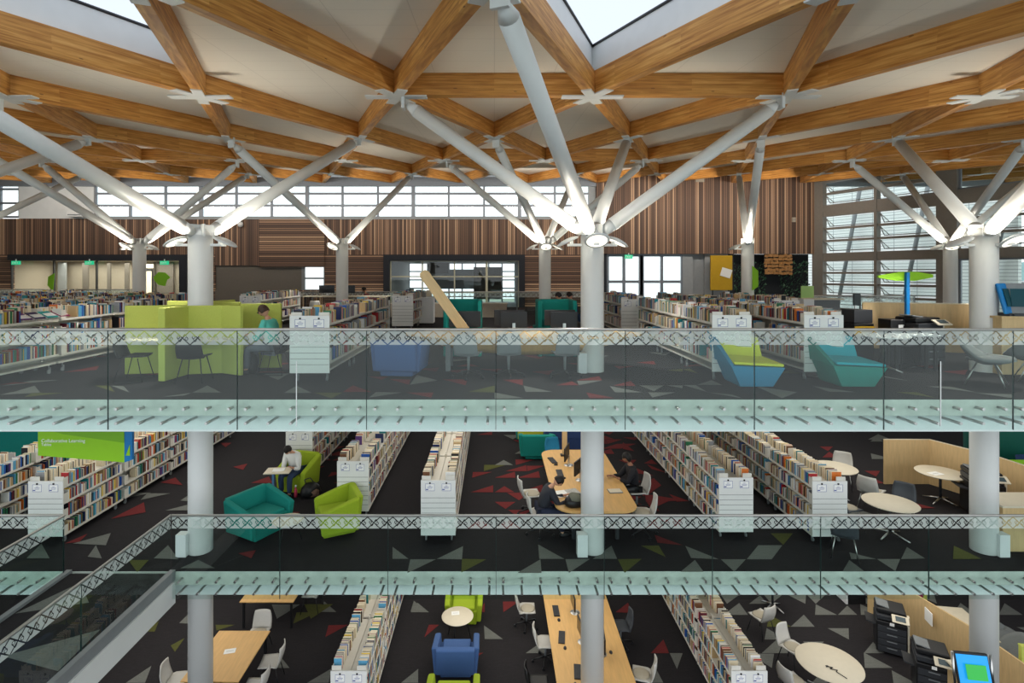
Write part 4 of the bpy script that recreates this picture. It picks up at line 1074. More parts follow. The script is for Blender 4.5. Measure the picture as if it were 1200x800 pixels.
shell_chair('four', 'black chair with its back turned, pushed into the middle study carrel', (-5.48, 10.0, 0), PI + .1, shell=M['black'], legm=M['black'])
shell_chair('sled', 'black chair under the man in the teal shirt', (-4.32, 10.75, 0), -PI / 2, shell=M['black'], legm=M['black'])
person('seated man with glasses and teal t-shirt bent over the right study carrel', (-4.34, 10.72, 0), PI - .1, mat('teal_shirt', (96, 196, 180), .85), mat('grey_trousers', (92, 96, 104), .85), M['skin'], M['hairb'], lean=.22, head=.35, glasses=True, hands=[(.40, -.14, .77), (.40, .14, .77)])
t = thing('backpack', 'black bag on the carpet under the right study carrel', 'bag', (-4.85, 10.85, 0))
q = MB(); q.smooth = True; q.lathe([(0, .42), (.1, .40), (.16, .3), (.17, .08), (.14, 0), (0, 0)], n=16, sy=.7); q.build('body', M['black'], t)
q = MB(); q.lathe([(.06, .25), (.1, .2), (.1, .08), (0, .05)], (0, -.09, 0), 12, sy=.6); q.build('pocket', M['dark'], t)

# ---- armchairs and chaises, upper floor
tub_chair('blue tub armchair seen from behind, left of the computer table', 'armchair', M['bluesofa'], (-1.82, 10.65, 0), PI - .12, .84, .78, .72)
chaise('chaise seat with yellow cushion and blue base against a white end panel', M['yellowsofa'], M['bluebase'], (4.52, 9.78, 0), .0)
chaise('turquoise chaise seat with matching base, right of the yellow one', M['aqua'], M['teal'], (6.27, 9.78, 0), .0)
lounge_shell('grey shell lounge chair on steel legs in front of the right column', (8.78, 9.75, 0), PI * .25)
lounge_shell('grey shell lounge chair cut by the right edge of the view', (9.9, 9.95, 0), PI * .8)
round_table('white round cafe table on a four-star steel base, upper floor', (7.9, 11.05, 0), .45, .72, M['white'])
for i, (x, y, a, lb) in enumerate([(7.0, 11.5, 1.9, 'left of the cafe table'), (8.55, 11.6, -1.2, 'right of the cafe table'), (7.5, 12.2, .3, 'behind the cafe table')]):
    shell_chair('sled', 'black sled chair %s on the upper floor' % lb, (x, y, 0), a, shell=M['black'], legm=M['black'])
# ---- computer table, upper floor
def computer_table(z, label, x0, x1, y0, y1, apron=False, cut=None):
    t = thing('computer_table', label, 'table', ((x0 + x1) / 2, (y0 + y1) / 2, z))
    w, d = (x1 - x0), (y1 - y0)
    def rr(w, d, c, n=6):
        pts = []
        for sx, sy, a0 in ((1, 1, 0), (-1, 1, PI / 2), (-1, -1, PI), (1, -1, 3 * PI / 2)):
            for i in range(n + 1):
                a = a0 + PI / 2 * i / n; pts.append((sx * (w / 2 - c) + math.cos(a) * c, sy * (d / 2 - c) + math.sin(a) * c))
        return pts
    q = MB(); q.prism(rr(w, d, .38), .70, .735); q.build('tabletop', M['table'], t, bevel=.006)
    for sx in (-1, 1):
        for sy in (-1, 1): B((sx * (w / 2 - .4), sy * (d / 2 - .4), .35), (.07, .07, .70)).build('leg', M['dark'], t)
    return t
t = thing('computer_table', 'long oval wooden computer table near the upper floor edge', 'table', (.62, 11.35, 0))
q = MB(); q.prism([(math.cos(a) * (2.45 if abs(math.cos(a)) < 1 else 2.45) * (abs(math.cos(a)) ** -.0), math.sin(a) * .85) for a in [2 * PI * i / 48 for i in range(48)]], .70, .735); q.build('tabletop', M['table'], t, bevel=.006)
q = MB()
def apr(u, v):
    a = PI + u * PI; x = math.cos(a) * 2.3; y = math.sin(a) * .62
    low = .36 + .30 * abs(math.cos(a)) ** 2
    return (x, y + .18 * (1 - v), low + (.70 - low) * v)
q.grid(apr, 36, 3); q.build('curved_apron', M['table'], t, solid=.02)
for x in (-1.55, 1.55):
    for y in (-.3, .35): B((x, y, .35), (.10, .08, .70)).build('leg', M['grey'], t)
plank('pale timber blade raking up from the upper computer table', (-.55, 11.2, .735), (-.92, 0, 1.28), .21)
for i, (px, lb, y, rz) in enumerate([(545, 'leftmost, on the upper computer table', 11.35, PI), (597, 'middle pair, rear one', 11.75, PI - .05), (602, 'middle pair, front one', 11.25, PI + .03), (656, 'right pair, rear one', 11.75, PI), (661, 'right pair, front one', 11.2, PI)]):
    monitor('black computer monitor, ' + lb + (' on the upper table' if i else ''), (X(px, y), y, .735), rz, 'monitors on the upper computer table', w=.66 if i in (0, 1, 3) else .55, stand=.10)
for i, (px, y, a, lb) in enumerate([(549, 10.35, PI - .2, 'left of three'), (596, 10.45, PI, 'middle of three'), (662, 10.4, PI + .1, 'right of three')]):
    shell_chair('castor', 'grey office chair at the upper computer table, %s' % lb, (X(px, y), y, 0), a, 'office chairs at the upper computer table', shell=M['grey'], legm=M['black'])
# teal high-back booths
def booth(label, x, y, w, rz=0):
    t = thing('booth_seat', label, 'booth', (x, y, 0), rz)
    B((0, .35, .68), (w, .1, 1.32)).build('back_screen', M['teal'], t, bevel=.03)
    for s in (-1, 1): B((s * (w / 2 - .05), -.02, .68), (.1, .8, 1.32)).build('side_screen', M['teal'], t, bevel=.03)
    B((0, .0, .22), (w - .2, .62, .42)).build('seat', M['teal'], t, bevel=.04)
    B((0, .26, .62), (w - .2, .1, .45)).build('backrest', mat('teal_deep', (6, 96, 92), .85), t, bevel=.04)
booth('teal high-backed booth seat behind the left monitors', X(543, 13.2), 13.2, .9)
booth('teal high-backed booth seat behind the right monitors', X(651, 13.2), 13.2, .92)
B((0, 0, .34), (.5, .5, .66)).build('x', M['teal']).name = 'ottoman'
o = bpy.data.objects['ottoman']; o.location = (X(637, 13.6), 13.6, 0); tag(o, 'teal fabric block seat left of the right teal booth', 'ottoman')
for i, (px, shirt, lb) in enumerate([(661, (60, 70, 86), 'distant seated person in grey-blue top, left of two beyond the teal booth'), (675, (36, 62, 120), 'distant seated person in blue jacket, right of two beyond the teal booth')]):
    person(lb, (X(px, 17.5), 17.5 + .3 * i, 0), PI / 2 * (2 - i * .3), mat('shirt_%d' % i, shirt, .85), M['jeans'], M['skin'], M['hair'])
person('distant person in plaid shirt seated left of the black framed window', (X(430, 24), 24.2, 0), PI, mat('plaid_shirt', (132, 70, 78), .85, noise=.3, nscale=30), M['jeans'], M['skin'], M['hair'])
rect_table('long pale desk with two monitors before the slatted wall', (X(405, 23), 23.4, 0), 0, 3.6, .8, 1.01, M['cream'])
for px, lb in ((383, 'left'), (407, 'right')): monitor('black monitor, %s one of two on the long pale desk' % lb, (X(px, 23.3), 23.3, 1.01), 0, 'monitors on the far long desk', w=.66, stand=.10)
shell_chair('four', 'pale shell chair under the long far desk', (X(374, 23), 22.7, 0), PI, shell=M['chairgrey'])
rect_table('low cream side table between the two far people', (X(645, 17), 17.2, 0), 0, .5, .6, .72, M['table'])

# ---- right hand side, upper floor
t = thing('curved_screen', 'long curved plywood screen behind the photocopier, upper floor', 'screen', (0, 0, 0))
pts = [(7.35 + .0, 10.95), (8.0, 11.55), (8.9, 12.1), (9.9, 12.3), (11.2, 12.2)]
pts = [(X(1014, 12.5), 12.6), (8.9, 12.55), (9.5, 12.2), (10.0, 11.95), (10.6, 11.75)]
q = MB()
n = len(pts)
q.add([(x, y, .25) for x, y in pts] + [(x, y, 1.30) for x, y in pts], [(i, i + 1, n + i + 1, n + i) for i in range(n - 1)]); q.build('panel', M['ply'], t, solid=.04)
q = MB(); q.path([(x, y, 1.31) for x, y in pts], .014, 6); q.build('edging', M['cream'], t)
for x, y in (pts[0], pts[2], pts[4]): B((x, y, .13), (.06, .06, .26)).build('foot', M['dark'], t)
t = thing('counter', 'plywood fronted counter at the right edge of the upper floor', 'counter', (10.35, 10.9, 0))
B((.3, 0, .55), (1.5, .5, 1.1)).build('front', M['ply'], t, bevel=.01); B((.3, 0, 1.12), (1.6, .6, .04)).build('worktop', M['ply'], t)
copier('black photocopier standing against the curved plywood screen', (9.15, 11.75, 0), .15)
t = thing('printer', 'small black printer beside the upper floor photocopier', 'printer', (X(1050, 11.9), 11.95, .62))
B((0, 0, .18), (.45, .4, .36)).build('body', M['black'], t, bevel=.02); B((0, -.205, .2), (.12, .004, .1)).build('notice', M['paper'], t); B((0, .0, -.3), (.4, .35, .62)).build('stand', M['dark'], t)
rect_table('white table in front of the upper floor photocopier', (X(1068, 11.2), 11.2, 0), 0, .95, .4, .73, M['white'])
t = thing('wayfinding_sign', 'lime green lozenge wayfinding sign on a blue post', 'sign', (X(1063, 12.0), 12.0, 1.15))
B((0, 0, -.15), (.07, .07, 2.0)).build('post', M['signblue'], t)
q = MB(); q.prism([(-.60, .78), (-.1, .86), (.25, .86), (.60, .80), (.60, .74), (.2, .66), (-.2, .66), (-.60, .73)], -.03, .03, axis='y'); o = q.build('board', M['green'], t); o.location = (0, .06, .0)
for i, (x, y, a) in enumerate([(X(1185, 10.75), 10.8, .3), (X(1203, 10.6), 10.7, -.4)]):
    t = thing('self_service_screen', ['blue self-service screen on the plywood counter, left one', 'dark self-service screen at the frame edge, right one'][i], 'screen', (x, y, 1.14), a)
    B((0, 0, .34), (.5, .07, .62), rx=-.25).build('housing', M['signblue'] if i == 0 else M['grey'], t, bevel=.04)
    B((0, -.045, .36), (.36, .01, .36), rx=-.25).build('screen', mat('dark_teal_screen', (24, 70, 80), .2), t); B((.06, -.05, .22), (.14, .01, .08), rx=-.25).build('label', M['paper'], t); B((0, .0, .03), (.3, .2, .06)).build('foot', M['dark'], t)
t = thing('drawer_unit', 'dark cabinet with an ochre drawer beside the plywood screen', 'cabinet', (X(1004, 12.6), 12.6, 0))
B((0, 0, .42), (.45, .5, .84)).build('body', M['black'], t, bevel=.01); d = B((0, -.26, .68), (.44, .02, .2)).build('drawer', M['yellow'], t); B((0, -.28, .70), (.1, .012, .02)).build('handle', M['dark'], d); B((0, 0, 1.0), (.42, .46, .3)).build('top_box', M['dark'], t, bevel=.01)
monitor('pale grey monitor on the counter behind the ochre drawer', (X(1004, 15), 15, .95), 0, w=.2, stand=.12)
rect_table('white side desk carrying the pale monitor', (X(1000, 15), 15.1, 0), 0, 1.2, .5, .95, M['white'])
tub_chair('dark teal armchair in front of the louvred windows', 'armchair', M['bluebase'], (X(980, 14), 14, 0), .3, .8, .7, .82)
t = thing('reading_bench', 'grey upholstered bench by the far right glass rail', 'bench', (X(957, 20.5), 20.5, 0)); B((0, 0, .5), (1.4, .6, 1.0)).build('panel', M['grey'], t, bevel=.02); B((0, -.1, 1.02), (1.5, .7, .05)).build('top', M['cream'], t)
t = thing('notice_stand', 'small stand with pale green notice before the planted wall', 'sign', (X(945, 18.5), 18.5, 0)); B((0, 0, .55), (.35, .3, 1.1)).build('stand', M['white'], t); B((0, -.05, 1.35), (.42, .04, .4)).build('board', mat('pale_green', (170, 206, 120), .6), t)

# ---- things on the far wall
t = thing('notice_board', 'ochre felt notice board with pinned white paper, far wall', 'notice board', (wx(841), YB - .5, 1.2)); B((0, 0, .8), (wx(854) - wx(829), .12, 2.0)).build('board', M['yellow'], t, bevel=.02); B((.25, -.08, .8), (.6, .02, .5), ry=.3).build('paper', M['paper'], t)
for x in (-.5, .5): B((x, 0, -.6), (.06, .06, 1.2)).build('leg', M['dark'], t)
EXITS = [(25, 'leftmost in the side room window'), (110, 'middle of the side room window'), (197, 'right end of the side room window'), (735, 'above the far right windows')]
for px, lb in EXITS:
    t = thing('exit_sign', 'small green lit exit sign, ' + lb, 'sign', (wx(px), YB - .35, wz(308 if px < 300 else 301)))
    B((0, 0, 0), (.5 if px < 300 else .45, .06, .22)).build('box', M['exitgreen'], t); B((0, 0, .16), (.04, .04, .12)).build('hanger', M['white'], t)
    text('EXIT', .17, M['paper'], t, (-.2, -.035, -.06), (PI / 2, 0, 0))
for px, py, lb, rot in ((60, 330, 'slim green leaf decal on the side room glass, left one', .0), (190, 327, 'broad green leaf decal on the side room glass, right one', 1)):
    t = thing('wall_decal', lb, 'decal', (wx(px), YB - .02, wz(py)))
    q = MB(); pts = [(-.2, -.2), (.12, -.6), (.22, .5), (-.15, .3)] if not rot else [(-.5, .1), (-.2, .42), (.2, .38), (.5, .1), (.3, -.05), (.2, -.4), (-.2, -.34), (-.42, -.1)]
    q.prism(pts, -.01, .01, axis='y'); q.build('leaf', M['greend'], t)
t = thing('green_flag_sign', 'green flag sign on the column before the planted wall', 'sign', (9.93 + .05, 21.1, Z(325, 21.1))); q = MB(); q.prism([(0, -.5), (.22, -.35), (.22, .25), (0, .45)], -.02, .02, axis='y'); q.build('blade', M['green'], t)
# planting on the dark wall
mb = MB()
for _ in range(900):
    x = random.uniform(wx(861), wx(952)); z = random.uniform(.2, 2.6); s = random.uniform(.05, .14); a = random.uniform(0, PI); 
    if wx(900) < x < wx(917) and z < 2.2: continue
    mb.mi = random.choice((0, 0, 1)); mb.add([(x, YB + .4, z), (x + s * math.cos(a), YB + .3, z + s * math.sin(a)), (x + s * .3, YB + .33, z + s * 1.2)], [(0, 1, 2)])
tag(mb.build('foliage', [mat('leaf_dark', (52, 92, 66), .7), mat('leaf_mid', (98, 132, 102), .7)]), 'dark green leafy planting covering the far dark wall', 'plants', kind='stuff')
t = thing('bark_lantern', 'amber woven lantern cluster hanging on the planted wall', 'lamp', (wx(911), YB - .1, 1.9)); 
q = MB()
for i in range(10):
    for j in range(6):
        a = random.uniform(-.3, .3); q.box((-.72 + i * .16, random.uniform(-.06, .06), .05 + j * .2 + random.uniform(0, .06)), (.13, .13, .15), rz=a, ry=a)
q.build('blocks', mat('amber_blocks', (150, 108, 62), .6, emit=.12, noise=.3, nscale=9), t)
B((0, .15, .6), (1.5, .05, 1.2)).build('backing', M['darkwall'], t)
# camera and boxes on the timber wall
t = thing('security_camera', 'white dome camera fixed on the timber slat wall', 'camera', (wx(283), YB - .15, wz(263))); q = MB(); q.lathe([(0, .14), (.12, .12), (.16, 0), (.12, -.12), (0, -.18)], n=16); q.build('dome', M['white'], t); B((0, .08, .18), (.14, .16, .1)).build('bracket', M['grey'], t)
for px, py, w_, h_, lb in ((818, 209, .5, .5, 'pale box fitting high on the right timber wall'), (927, 258, .2, .28, 'tiny pale switch box low on the right timber wall')):
    t = thing('wall_box', lb, 'fitting', (wx(px), YB - .28, wz(py))); B((0, 0, 0), (w_, .1, h_)).build('cover', M['beige'], t, bevel=.01); B((0, -.055, 0), (w_ * .8, .01, h_ * .1)).build('slot', M['grey'], t)
t = thing('air_unit', 'white wall air unit under the left high windows', 'air unit', (wx(96), YB - .3, wz(251))); B((0, 0, 0), (1.1, .4, .38)).build('casing', M['white'], t, bevel=.03); B((0, -.21, -.08), (.9, .01, .06)).build('grille', M['grey'], t)
# far rails round the second void
def far_rail(px0, px1, y, label, frosted=True):
    x0, x1 = X(px0, y), X(px1, y); t = thing('glass_balustrade', label, 'balustrade', (x0, y, 0)); L = x1 - x0; n = max(1, round(L / 2))
    for i in range(n): B((L * (i + .5) / n, 0, .58), (L / n - .03, .019, 1.05)).build('glass_panel', M['glass_rail'], t)
    MB().tube((0, 0, 1.12), (L, 0, 1.12), .025, n=8).build('handrail', M['rail'], t)
    for i in range(n + 1): B((L * i / n, .03, .55), (.05, .04, 1.1)).build('post', M['grey'], t)
far_rail(318, 702, 25.2, 'far glass rail with scroll band in front of the black framed window')
far_rail(-10, 54, 29, 'dark topped glass rail before the side room, far left'); far_rail(87, 162, 28.6, 'dark topped glass rail before the side room, near the far column')
far_rail(945, 1072, 20.8, 'glass rail in front of the right louvred windows')
t = thing('low_bench_wall', 'long beige low wall under the far glass rail', 'low wall', (X(508, 24.6), 24.7, 0)); B((0, 0, .3), (6.6, .3, .6)).build('body', M['beige'], t); B((0, 0, .62), (6.7, .36, .04)).build('cap', M['cream'], t)
t = thing('book_trolley', 'white display trolley with piled papers before the black framed window', 'trolley', (X(485, 21), 21.3, 0)); B((0, 0, .55), (1.5, .5, 1.0)).build('body', M['white'], t, bevel=.02)
for i in range(6): B((-.55 + i * .22, 0, 1.12 + (i % 2) * .08), (.18, .3, .14 + (i % 3) * .05)).build('file', BM[[0, 1, 11, 0, 8, 1][i]], t)

# ================= middle floor
def mid(px, py, h=0): x, y = P(px, py, ZM + h); return (x, y, ZM)
tub_chair('teal tub armchair left of the small round table, middle floor', 'armchair', M['teal'], (-5.1, 11.85, ZM), PI / 2 - .5, 1.0, .9, .82)
tub_chair('lime green tub armchair right of the small round table', 'armchair', M['limesofa'], (-3.42, 11.95, ZM), -PI / 2 + .45, .9, .84, .84)
round_table('small round side table between the teal and lime armchairs', (-4.32, 11.45, ZM), .32, .45, M['cream'], 'legs')
tub_chair('lime green armchair the young man in white sits on', 'armchair', M['limesofa'], (-5.08, 14.2, ZM), -.25, .72, .75, .88)
person('young man in white t-shirt bent reading at a small table', (-5.12, 14.12, ZM), -PI / 2 - .25, mat('white_tee', (226, 226, 222), .85), M['jeans'], M['skin'], M['hair'], lean=.45, head=.55, hands=[(.34, -.12, .66), (.36, .14, .72)])
t = thing('laptop_table', 'small cream table on a blue cantilever post before the young man', 'table', (-5.42, 13.6, ZM), .1)
B((.05, 0, .69), (.62, .42, .03)).build('tabletop', M['cream'], t, bevel=.01); B((-.06, -.05, .34), (.05, .07, .68)).build('post', mat('post_blue', (88, 132, 176), .5), t)
q = MB(); q.box((.12, -.15, .02), (.42, .05, .03)); q.box((.12, .12, .02), (.42, .05, .03)); q.box((-.08, 0, .02), (.05, .32, .03)); q.build('foot', MATS['post_blue'], t)
t = thing('open_book', 'open white book on the small cream table', 'book', (-5.36, 13.6, ZM + .706), .2); B((-.07, 0, .008), (.14, .2, .014), ry=.06).build('left_pages', M['paper'], t); B((.07, 0, .008), (.14, .2, .014), ry=-.06).build('right_pages', M['paper'], t)
t = thing('backpack', 'black backpack with tan panel on the floor beside the young man', 'bag', (-4.62, 13.75, ZM), .5)
q = MB(); q.smooth = True; q.lathe([(0, .34), (.12, .33), (.22, .24), (.26, .1), (.22, .0), (0, 0)], n=20, sy=.75); q.build('body', M['black'], t); q = MB(); q.lathe([(.05, .22), (.13, .16), (.13, .04), (0, .02)], (.06, -.13, 0), 14, sy=.5); q.build('pocket', mat('tan_panel', (120, 92, 76), .8), t)
q = MB(); q.path([(-.1, .02, .3), (-.14, .05, .42), (0, .06, .44), (.08, .04, .33)], .012, 6); q.build('strap', M['dark'], t)
t = thing('drink_bottle', 'pink and white bottle leaning on the backpack', 'bottle', (-4.97, 13.68, ZM)); q = MB(); q.smooth = True; q.lathe([(0, .26), (.02, .26), (.022, .22), (.04, .18), (.04, .01), (0, 0)], n=14); q.build('body', mat('pink_plastic', (206, 70, 96), .4), t); q = MB(); q.lathe([(0, .31), (.022, .3), (.024, .26), (0, .26)], n=12); q.build('cap', M['white'], t)
# middle computer table
computer_table(ZM, 'long wooden computer table with rounded ends on the middle floor', 1.28, 3.0, 11.15, 15.1)
plank('pale timber post rising from the far end of the middle table', (X(664, 14.2), 14.6, ZM + .735), (0, 0, .95), .13)
MON = [(1.85, 13.9, -1.9, 'farthest'), (2.0, 12.9, -2.1, 'second from far end'), (2.1, 12.0, -1.8, 'nearest'), (2.5, 14.2, 1.4, 'far right side'), (2.45, 13.0, 1.5, 'right side')]
for x, y, a, lb in MON: monitor('black monitor on the middle floor table, %s' % lb, (x, y, ZM + .735), a + PI / 2 * 0, 'monitors on the middle floor table', w=.54)
for i, (x, y, a) in enumerate([(1.52, 14.2, PI / 2 + .2), (1.6, 13.3, PI / 2)]): keyboard('black keyboard on the middle floor table, %s' % ['far one', 'near one'][i], (x, y, ZM + .735), a, 'keyboards on the middle floor table'); mouse('black mouse beside the %s middle floor keyboard' % ['far', 'near'][i], (x + .05, y - .32, ZM + .735), a)
shell_chair('castor', 'pale office chair left of the middle computer table, empty', (.85, 12.75, ZM), PI / 2 + .2, pad=M['seatpad'])
shell_chair('castor', 'pale office chair the man in dark jacket sits on', (1.0, 11.75, ZM), PI / 2 + .1)
person('man in dark jacket and blue jeans leaning over the middle table from the left', (1.02, 11.72, ZM), 0.05, mat('dark_jacket', (44, 46, 54), .85), mat('navy_jeans', (38, 44, 66), .85), M['skin'], M['hair'], lean=.5, head=.5, hands=[(.56, -.12, .78), (.55, .16, .78)])
person('woman in black with dark hair leaning in at the right of the middle table', (3.32, 12.95, ZM), PI + .1, mat('black_top', (28, 28, 34), .85), M['black'], M['skind'], M['hair'], lean=.22, head=.25, longhair=True, hands=[(.50, -.14, .78), (.44, .14, .82)])
shell_chair('castor', 'pale office chair behind the woman in black', (3.38, 12.93, ZM), -PI / 2 + .1, pad=None)
shell_chair('castor', 'empty pale office chair at the near right corner of the middle table', (3.2, 11.75, ZM), -PI / 2 - .15, pad=M['seatpad'])
shell_chair('castor', 'blue grey office chair at the far end of the middle table', (1.75, 15.6, ZM), .3, shell=M['bluebase'])
t = thing('open_newspaper', 'open newspaper on the middle table before the man in dark jacket', 'newspaper', (1.62, 12.1, ZM + .738), .3); B((-.14, 0, .004), (.28, .36, .006)).build('left_page', M['paper'], t); B((.14, 0, .006), (.28, .36, .008), ry=-.04).build('right_page', mat('newsprint', (176, 176, 172), .8, noise=.25, nscale=40), t)
t = thing('backpack', 'black and grey backpack lying on the near end of the middle table', 'bag', (1.72, 11.5, ZM + .735), .4)
q = MB(); q.smooth = True; q.lathe([(0, .22), (.14, .21), (.24, .14), (.27, .05), (.22, 0), (0, 0)], n=20, sy=.7); q.build('body', M['black'], t); q = MB(); q.lathe([(0, .25), (.1, .23), (.14, .15), (0, .1)], (-.04, -.02, 0), 14, sy=1.3); q.build('flap', mat('olive_grey', (110, 112, 98), .8), t)
t = thing('notebook', 'grey notebook on the middle table before the woman in black', 'notebook', (2.7, 12.2, ZM + .737), .1); B((0, 0, .01), (.3, .22, .018)).build('cover', M['grey'], t); B((0, 0, .021), (.28, .2, .004)).build('page', M['cream'], t)
tub_chair('teal armchair standing alone left of the middle table\'s far end', 'armchair', M['teal'], (X(629, 16.6), 16.7, ZM), PI, .95, .8, .78)
tub_chair('yellow topped teal armchair farthest back on the middle floor', 'armchair', M['teal'], (X(622, 18.2), 18.4, ZM), PI, .9, .8, .76, m2=M['yellowsofa'])
t = thing('sofa', 'navy sofa with magenta back behind the middle table', 'sofa', (X(667, 17.6), 17.7, ZM)); B((0, 0, .2), (1.6, .8, .4)).build('seat', M['navy'], t, bevel=.04); B((0, .4, .45), (1.6, .18, .9)).build('backrest', M['magenta'], t, bevel=.05); B((0, -.33, .5), (1.6, .16, .3)).build('front_screen', M['navy'], t, bevel=.03)
# round tables right
round_table('round cream table behind the right book row, farthest left of three', (8.56, 13.75, ZM), .52, .73, M['cream'])
round_table('round cream table nearest the glass on the middle floor', (8.45, 11.65, ZM), .52, .73, M['cream'])
round_table('round cream table in the angle of the plywood screen with paper', (10.95, 13.4, ZM), .52, .73, M['cream'])
CH = [(9.15, 14.35, -.6, 'behind the farthest left round table'), (8.95, 12.95, 2.2, 'between the two left round tables'), (7.75, 12.0, 1.8, 'left of the nearest round table'), (9.15, 12.25, -.8, 'behind the nearest round table'),]
for x, y, a, lb in CH: shell_chair('four', 'shell chair %s, middle floor' % lb, (x, y, ZM), a, 'shell chairs round the middle floor tables', shell=M['chairdark'] if lb[0] == 'l' or 'behind the nearest' in lb or 'low' in lb else M['chairgrey'], pad=M['seatpad'])
shell_chair('four', 'dark backed shell chair with beige seat against the right end panel', (6.95, 10.85, ZM), PI - .5, shell=M['chairdark'], pad=M['seatpad'])
t = thing('paper_sheet', 'white paper on the round table by the plywood screen', 'paper', (10.75, 13.3, ZM + .731), .3); B((0, 0, .003), (.3, .21, .004)).build('sheet', M['paper'], t); B((.0, 0, .0055), (.2, .01, .001)).build('print', M['grey'], t)
t = thing('curved_screen', 'angled plywood screen round the middle floor photocopier', 'screen', (0, 0, ZM))
pts = [(10.35, 14.5), (11.55, 14.5), (12.1, 13.2), (12.3, 11.4)]; n = 4; q = MB(); q.add([(x, y, .02) for x, y in pts] + [(x, y, 1.19) for x, y in pts], [(i, i + 1, n + i + 1, n + i) for i in range(n - 1)]); q.build('panel', M['ply'], t, solid=.04)
q = MB(); q.path([(x, y, 1.2) for x, y in pts], .014, 6); q.build('edging', M['cream'], t)
t = thing('counter', 'plywood counter right of the column on the middle floor', 'counter', (11.2, 11.3, ZM)); B((0, 0, .45), (1.9, .6, .9)).build('front', M['ply'], t, bevel=.01); B((0, 0, .92), (2.0, .7, .04)).build('worktop', M['cream'], t)
copier('black photocopier inside the middle floor plywood screen', (11.35, 12.7, ZM), -.3)
tub_chair('navy armchair right of the column on the middle floor', 'armchair', M['navy'], (14.2, 13.9, ZM), -.6, 1.1, .9, .8)
t = thing('help_booth', 'tall dark green help booth at the right edge of the middle floor', 'booth', (15.2, 15.6, ZM)); q = MB(); q.lathe([(1.3, 1.5), (1.35, 1.3), (1.35, .0), (1.25, .0)], n=40); q.build('curved_wall', mat('deep_green', (6, 92, 80), .7), t, solid=.05); q = MB(); q.lathe([(0, .95), (1.0, .95), (1.0, .9), (0, .9)], n=40); q.build('counter', M['greend'], t)
t = thing('help_sign', 'small lime sign plate on the dark green help booth', 'sign', (X(1193, 13.2), 13.4, ZM + .95)); B((0, 0, 0), (.9, .05, .16)).build('plate', M['green'], t)
text('Help', .12, M['paper'], t, (-.4, -.03, -.04), (PI / 2, 0, 0)); B((0, .05, -.5), (.08, .08, .9)).build('post', M['dark'], t)
# hanging green sign
t = thing('hanging_sign', 'lime green hanging sign reading Collaborative Learning with blue end', 'sign', (0, 10.55, 0), group=None)
x0, x1, x2 = X(46, 10.55), X(147, 10.55), X(156, 10.55); zt, zbm, zr = Z(500, 10.55), Z(533, 10.55), Z(541, 10.55)
q = MB(); q.prism([(x0, zbm), (x1, zr), (x1, Z(508, 10.55) + .1), (x0, zt)], -.03, .03, axis='y'); q.build('board', M['green'], t)
q = MB(); q.prism([(x0 + .5, Z(508, 10.55)), (x1, Z(518, 10.55)), (x1, Z(508, 10.55) + .1), (x0, zt)], -.04, -.032, axis='y'); q.build('fold', M['greend'], t)
q = MB(); q.prism([(x1, zr), (x2, Z(538, 10.55)), (x2, zt), (x1, zt)], -.03, .03, axis='y'); q.build('end_piece', M['signblue'], t); q = MB(); q.prism([(x1 + .03, Z(533, 10.55)), (x2 - .04, Z(520, 10.55)), (x2 - .04, Z(533, 10.55))], -.036, -.031, axis='y'); q.build('end_mark', M['green'], t)
text('Collaborative Learning', .092, M['paper'], t, (X(50, 10.55), -.034, Z(517.5, 10.55)), (PI / 2, 0, 0)); text('Tables', .075, M['paper'], t, (X(50, 10.55), -.034, Z(521.5, 10.55)), (PI / 2, 0, 0))
for x in (x0 + .3, x1 - .2): MB().tube((x, 0, zt), (x, 0, -.46), .012, n=6).build('hanger', M['chrome'], t)
t = thing('teal_screen', 'dark teal fabric screen behind the farthest left book row', 'screen', (-14.2, 15.6, ZM)); B((0, 0, .8), (3.6, .1, 1.6)).build('panel', M['teal'], t, bevel=.02); B((0, 0, 1.61), (3.6, .12, .03)).build('edging', M['dark'], t)

# ================= lowest floor
rect_table('large wooden table at the lower left with a paper on it', (-5.94, 12.2, ZL), 0, 1.22, 1.62, .73, M['table'])
rect_table('wooden table partly hidden under the middle floor edge, lower left', (-5.9, 14.95, ZL), 0, 1.4, 1.6, .73, M['table'])
t = thing('paper_sheet', 'white notice card lying on the large lower left table', 'paper', (-5.95, 12.3, ZL + .731), .25); B((0, 0, .003), (.24, .16, .004)).build('sheet', M['paper'], t); B((0, 0, .0055), (.16, .01, .001)).build('print', M['grey'], t)
for x, y, a, lb in [(-5.75, 13.35, .05, 'at the far end of the large table'), (-6.85, 11.8, PI / 2 + .15, 'at the left side of the large table'), (-5.05, 12.35, -PI / 2 + .1, 'at the right side of the large table, far one'), (-5.1, 11.6, -PI / 2 - .05, 'at the right side of the large table, near one'), (-5.0, 15.0, -PI / 2, 'right of the half hidden table')]:
    shell_chair('four', 'pale shell chair %s, lowest floor' % lb, (x, y, ZL), a, 'shell chairs at the lower left tables', legm=M['black'], pad=M['seatpad'] if 'far' in lb[:12] else None)
round_table('small round table between lime and blue armchairs, lowest floor', (-.92, 13.75, ZL), .40, .62, M['cream'], 'legs')
t = thing('paper_sheet', 'white card on the small round lowest floor table', 'paper', (-.98, 13.85, ZL + .621), .1); B((0, 0, .003), (.2, .15, .004)).build('sheet', M['paper'], t); B((0, 0, .0055), (.13, .01, .001)).build('print', M['grey'], t)
tub_chair('blue tub armchair facing the small round table, lowest floor', 'armchair', M['bluesofa'], (-.88, 12.75, ZL), PI, .92, .8, .74)
tub_chair('lime armchair behind the small round table, lowest floor', 'armchair', M['limesofa'], (-.80, 14.65, ZL), 0, .84, .78, .74)
